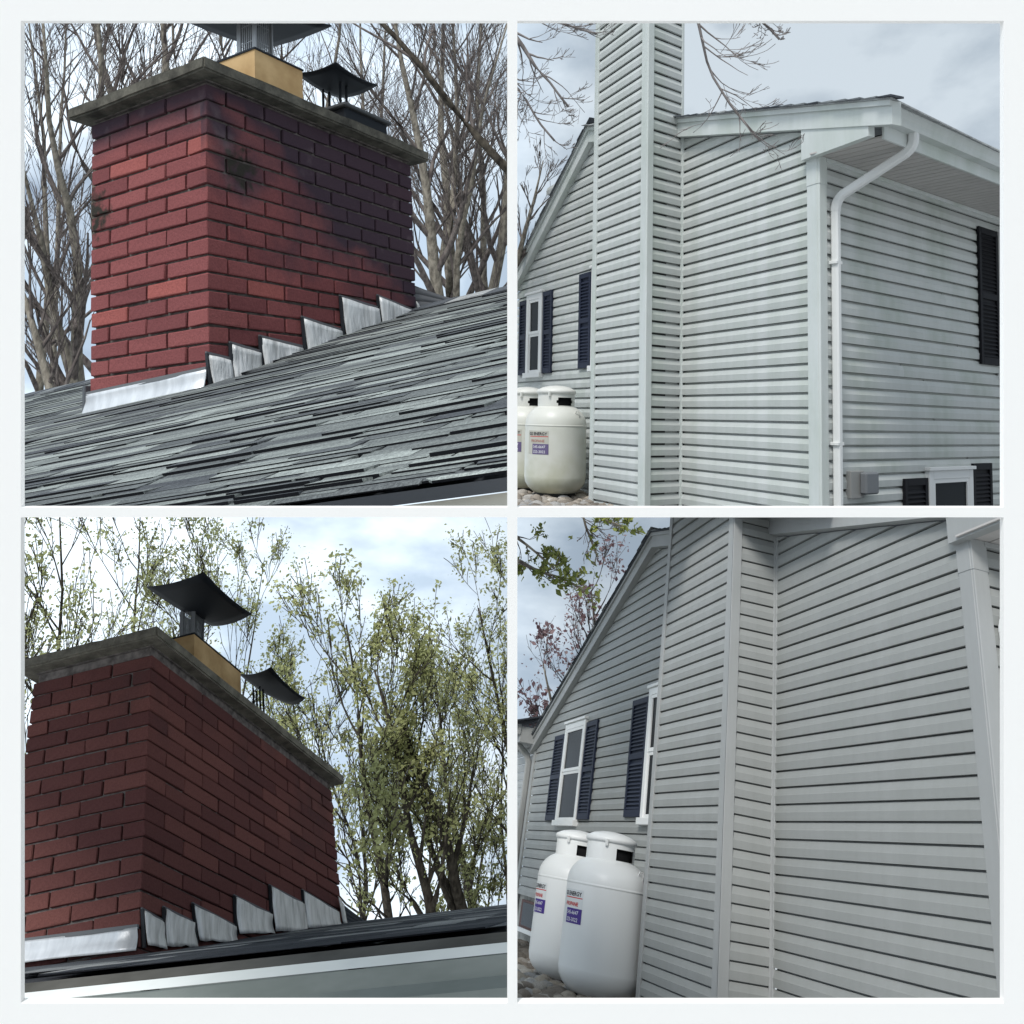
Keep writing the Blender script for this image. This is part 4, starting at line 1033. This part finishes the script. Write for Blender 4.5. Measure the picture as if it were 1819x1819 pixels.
def tree(bay, base, top, depth, r0, seed, label, group, depth_lv=3, nlimb=9, limb=.42, bark=None, twig=None, leaf=None, nleaf=0, lsize=.04, lspread=.08, spread=.6, name='bare_tree', crook=.05, cat='tree', start=.12, kids=(3, 5), d2=None, minr=None):
    rnd = random.Random(seed)
    A, B = at(*base, depth), at(*top, (d2 or depth * rnd.uniform(.93, 1.07)))
    H = (B - A).length; n = 10; pts = []; rad = []
    side = Vector((rnd.uniform(-1, 1), rnd.uniform(-1, 1), rnd.uniform(-1, 1)))
    for i in range(n + 1):
        t = i / n; w_ = side * H * crook * math.sin(math.pi * t) + Vector([noise.noise(Vector((t * 3, seed, k))) * H * crook * .7 for k in range(3)]) * math.sin(math.pi * t)
        pts.append(A.lerp(B, t) + w_); rad.append(max(r0 * (1 - .86 * t), .004))
    root = thing(name, Matrix.Identity(4), bay, label, cat, group)
    tv, tf = tube(pts, rad, 9); obj('trunk', mesh('trunk', tv, tf, True), bark or BARK, root)
    acc = []; lp = [] if leaf else None; MINR[0] = minr or .0035
    d = (B - A).normalized()
    for i in range(nlimb):
        t = start + (1 - start) * (i + rnd.random()) / nlimb; k = min(int(t * n), n - 1)
        o = pts[k].lerp(pts[k + 1], t * n - k); rr = rad[k]
        ax = (rnd.gauss(0, 1) * (CW.to_3x3() @ Vector((1, 0, 0))) + rnd.gauss(0, .5) * INTO).normalized()
        nd = (d + ax * spread * rnd.uniform(.7, 1.3)).normalized()
        grow(rnd, o, nd, H * limb * (1.15 - .6 * t) * rnd.uniform(.7, 1.1), rr * .6, depth_lv - 1, acc, lp, UPC, spread * .85, 0, 5, kids)
    if lp is not None: lp += pts[6:]
    tw = obj('branches', tubes_mesh(acc, 'branches'), twig or TWIG, root)
    if leaf and nleaf:
        obj('crown', leaves_mesh(rnd, lp, nleaf, lsize, lspread), leaf, root)
    return root

# bare wood behind the sooty chimney
TT = [((150, 900), (75, 20), 9.5, .115, 'stout pale trunk rising at the far left behind the sooty chimney'),
      ((170, 860), (30, 250), 9.0, .10, 'leaning grey trunk fanning out to the left edge'),
      ((185, 840), (170, -40), 10.5, .13, 'upright trunk just left of the sooty chimney'),
      ((120, 800), (-30, 330), 8.5, .07, 'thin trunk slanting out of the left edge above the roof'),
      ((60, 820), (45, -20), 11, .08, 'thin straight trunk nearest the left edge'),
      ((235, 600), (165, -60), 12, .15, 'thick dark trunk above the left shoulder of the concrete crown'),
      ((255, 600), (285, -60), 12, .15, 'thick trunk forking behind the left half of the crown'),
      ((330, 600), (300, -60), 14, .10, 'slender trunk behind the front corner of the crown'),
      ((400, 500), (380, -60), 13, .10, 'slender trunk left of the buff flue'),
      ((560, 500), (610, -60), 14, .09, 'thin trunk behind the low black cap'),
      ((670, 600), (640, -50), 13, .08, 'thin trunk right of the low black cap'),
      ((700, 640), (690, -50), 15, .09, 'thin trunk behind the right end of the crown'),
      ((790, 700), (690, -30), 10, .12, 'grey trunk curving up right beside the crown end'),
      ((765, 700), (800, -60), 11.5, .09, 'dark slim trunk rising past the chimney right edge'),
      ((800, 720), (905, 30), 10.5, .08, 'slim trunk leaning right beside the chimney'),
      ((838, 720), (790, -60), 12, .13, 'broad trunk in the gap right of the chimney'),
      ((850, 700), (925, -20), 11, .12, 'broad forked trunk near the right edge of the bare wood'),
      ((890, 700), (860, -60), 13, .10, 'upright trunk at the right edge of the bare wood'),
      ((780, 660), (840, 100), 14, .07, 'thin distant trunk low in the gap right of the chimney'),
      ((880, 620), (770, -60), 15, .08, 'thin trunk crossing behind its neighbours top right'),
      ((100, 750), (120, -60), 14, .08, 'distant straight trunk at the left of the bare wood'),
      ((480, 500), (500, -60), 15, .08, 'distant trunk behind the buff flue')]
for i, (b_, t_, dp, r_, lb) in enumerate(TT):
    tree('TL', b_, t_, dp, r_ * .72, 100 + i, lb, 'bare trees behind the sooty chimney', depth_lv=4, nlimb=11, limb=.36, spread=.66, kids=(3, 4), start=.12, minr=.0028)
tree('TL', (1010, 420), (560, -120), 7.5, .045, 140, 'dark bough slanting down across the upper right of the bare wood', 'bare trees behind the sooty chimney', depth_lv=3, nlimb=9, limb=.3, spread=.6, bark=BARK2, kids=(2, 4))
# leafing wood behind the cleaned chimney
TB = [((150, 1600), (105, 880), 10, .07, 2300, 'leafing tree behind the left end of the cleaned crown'),
      ((60, 1500), (40, 870), 11, .06, 1800, 'leafing tree at the left edge above the cleaned chimney'),
      ((210, 1500), (250, 870), 12, .06, 2200, 'leafing tree behind the middle of the cleaned crown'),
      ((330, 1500), (350, 960), 12, .05, 1800, 'leafing tree behind the raised black lid'),
      ((430, 1560), (470, 990), 13, .05, 1800, 'sparse purplish tree top right of the raised lid'),
      ((560, 1640), (505, 1180), 12, .05, 1700, 'leafing tree just above the crown right end'),
      ((700, 1700), (615, 1110), 10, .09, 2600, 'leafing tree rising to a rounded top near the middle'),
      ((790, 1740), (665, 1190), 9, .11, 2600, 'dark slanting trunk leaning left in the leafing wood'),
      ((845, 1740), (700, 1250), 9.5, .13, 2400, 'thickest dark trunk leaning left near the right edge'),
      ((880, 1720), (770, 1170), 11, .09, 2300, 'slanting tree with top below the pale sky gap'),
      ((960, 1700), (850, 1080), 11, .10, 2600, 'tall leafing tree leaning left at the right edge'),
      ((960, 1500), (915, 1020), 12, .07, 2000, 'leafing tree top in the upper right corner'),
      ((640, 1720), (625, 1330), 9, .05, 700, 'small bushy tree directly right of the cleaned chimney'),
      ((705, 1730), (690, 1430), 8.5, .05, 900, 'bright green bush like sapling above the roof ridge'),
      ((20, 1900), (12, 1200), 9, .06, 1000, 'slim leafing tree in the strip left of the cleaned chimney'),
      ((660, 1760), (555, 1250), 11, .05, 1500, 'slender leafing tree just above the rear low cap'),
      ((760, 1760), (745, 1290), 12, .05, 1500, 'upright leafing tree between the two slanting trunks'),
      ((850, 1760), (822, 1270), 12.5, .05, 1500, 'pale distant leafing tree low at the right'),
      ((930, 1760), (892, 1230), 12, .06, 1500, 'leafing tree filling the lower right edge of the wood'),
      ((800, 1780), (800, 1480), 10, .04, 1100, 'low yellow green sapling above the ridge, right of centre'),
      ((870, 1780), (875, 1500), 10.5, .04, 1100, 'low yellow green sapling at the right end of the ridge')]
for i, (b_, t_, dp, r_, nl, lb) in enumerate(TB):
    tree('BL', b_, t_, dp, r_ * .6, 200 + i, lb, 'leafing trees behind the cleaned chimney', depth_lv=3, nlimb=11, limb=.34, spread=.55, bark=BARK2, twig=BARK2, leaf=LEAFG, nleaf=int(nl * 1.7), lsize=.021, lspread=.085, name='leafing_tree', kids=(3, 5), start=.15, crook=.04, minr=.0045)
# branches over the houses
TWIG3 = bark_mat('pale_twig', (.14, .125, .12), (.30, .27, .26))
G3 = 'bare twigs hanging over the brighter house'
for i, (b_, t_, dp, r_, lb) in enumerate([((890, 30), (1010, 190), 3.2, .010, 'bare twiggy bough reaching down from the upper left corner'),
                                          ((880, 90), (985, 250), 3.4, .008, 'lower bare bough at the left of the grey sky'),
                                          ((900, 20), (1060, 60), 3.3, .007, 'bare bough running right toward the chase top'),
                                          ((1225, -20), (1350, 250), 3.0, .006, 'thin bare bough drooping right of the chase'),
                                          ((1330, 10), (1385, 70), 3.0, .004, 'short twig tip at the top above the roof')]):
    tree('TR', b_, t_, dp, r_, 300 + i, lb, G3, depth_lv=4, nlimb=9, limb=.40, spread=.75, kids=(2, 3), minr=.0009, twig=TWIG3, bark=TWIG3, name='tree_branch', cat='branch', d2=dp, crook=.06, start=.1)
tree('TR', (900, 520), (965, 285), 12, .05, 320, 'faint bare treetop behind the left roof slope of the brighter house', None, depth_lv=3, nlimb=10, limb=.35, spread=.5, cat='tree')
for i, (b_, t_, dp, r_, nl, lb) in enumerate([((880, 985), (1040, 1050), 3.0, .010, 420, 'green maple bough sweeping right below the sky corner'),
                                              ((880, 930), (985, 1010), 3.2, .008, 380, 'green maple bough in the upper left corner of the after view'),
                                              ((975, 900), (1105, 935), 3.1, .006, 330, 'maple bough along the top edge left of the gable'),
                                              ((1030, 900), (1062, 990), 3.1, .004, 60, 'single maple twig hanging toward the roof slope')]):
    tree('BR', b_, t_, dp, r_, 400 + i, lb, 'maple boughs over the grey house', depth_lv=3, nlimb=7, limb=.4, spread=.6, minr=.001, leaf=LEAFM, nleaf=nl, lsize=.0095, lspread=.014, kids=(2, 3), name='maple_branch', cat='branch', d2=dp, start=.2)
tree('BR', (1060, 1500), (1050, 1050), 16, .10, 420, 'purple leaved tree rising behind the gable slope', None, depth_lv=3, nlimb=12, limb=.32, spread=.55, leaf=LEAFP, nleaf=1300, lsize=.035, lspread=.14, minr=.004, name='purple_tree', start=.1)
tree('BR', (1020, 1560), (965, 1180), 15, .08, 421, 'lower purple leaved tree at the foot of the gable slope', None, depth_lv=3, nlimb=10, limb=.32, spread=.55, leaf=LEAFP, nleaf=800, lsize=.045, lspread=.12, minr=.004, name='purple_tree', start=.1)

# unseen ground far below, made pale to bounce light up, out to the horizon
BOUNCE_GROUND = concrete_mat('pale_bounce_ground', (.50, .495, .48), (.62, .615, .60))
unseen_ground = thing('ground', Matrix.Translation((0, 0, -6)), 'ALL', None, None, kind='structure', me=mesh('ground', [(-900, -900, 0), (900, -900, 0), (900, 900, 0), (-900, 900, 0)], [(0, 1, 2, 3)]), m=BOUNCE_GROUND)

# ------------------------------------------------------------------ trim every set to its own bay of the dividing frame
C0 = Vector((0, 0, 1.6))
def plane_n(a, b): return (CW.to_3x3() @ Vector(a)).cross(CW.to_3x3() @ Vector(b)).normalized()
def ray(px, py): return Vector(((px - 909.5) / 1600, -(py - 600) / 1600, -1))
def half(pxa, pya, pxb, pyb, inside):
    n = plane_n(ray(pxa, pya), ray(pxb, pyb))
    if n.dot(CW.to_3x3() @ ray(*inside)) < 0: n = -n
    return n
PL = {}
for k, (x0, x1, y0, y1) in RECT.items():
    if k == 'ALL': continue
    ins = ((x0 + x1) / 2, (y0 + y1) / 2)
    vx = 906 if k in ('TL', 'BL') else 913; hy = 906.5 if k in ('TL', 'TR') else 913.5
    PL[k] = [half(vx, 0, vx, 1800, ins), half(0, hy, 1800, hy, ins)]
bpy.context.view_layer.update()
dead = []
def walk(o, bay):
    for c in list(o.children): walk(c, bay)
    if o.type != 'MESH': return
    M = o.matrix_world; bb = [M @ Vector(c) for c in o.bound_box]
    pts = [px_of(p) for p in bb]
    x0, x1, y0, y1 = RECT[bay]
    for n in PL[bay]:
        ds = [(p - C0).dot(n) for p in bb]
        if max(ds) <= 0: dead.append(o); return
        if min(ds) < 0:
            if o.data.users > 1: o.data = o.data.copy()
            b = bmesh.new(); b.from_mesh(o.data)
            Mi = M.inverted(); co = Mi @ C0; no = (M.transposed().to_3x3() @ n).normalized()
            bmesh.ops.bisect_plane(b, geom=list(b.verts) + list(b.edges) + list(b.faces), dist=1e-6, plane_co=co, plane_no=no, clear_inner=True)
            b.to_mesh(o.data); b.free()
            if len(o.data.polygons) == 0: dead.append(o); return
    if all(p is not None for p in pts):
        mg = 60
        if max(p[0] for p in pts) < x0 - mg or min(p[0] for p in pts) > x1 + mg or max(p[1] for p in pts) < y0 - mg or min(p[1] for p in pts) > y1 + mg: dead.append(o)
for o in list(COL.objects):
    if o.parent is None and o.name in BAY and BAY[o.name] != 'ALL': walk(o, BAY[o.name])
dd = set(dead)
def drop(o):
    if any(c not in dd for c in o.children): 
        return
    for c in list(o.children): drop(c)
    bpy.data.objects.remove(o)
for o in [x for x in dead]:
    try:
        if o.name and not [c for c in o.children if c not in dd]: 
            for c in list(o.children): bpy.data.objects.remove(c)
            bpy.data.objects.remove(o)
    except ReferenceError: pass
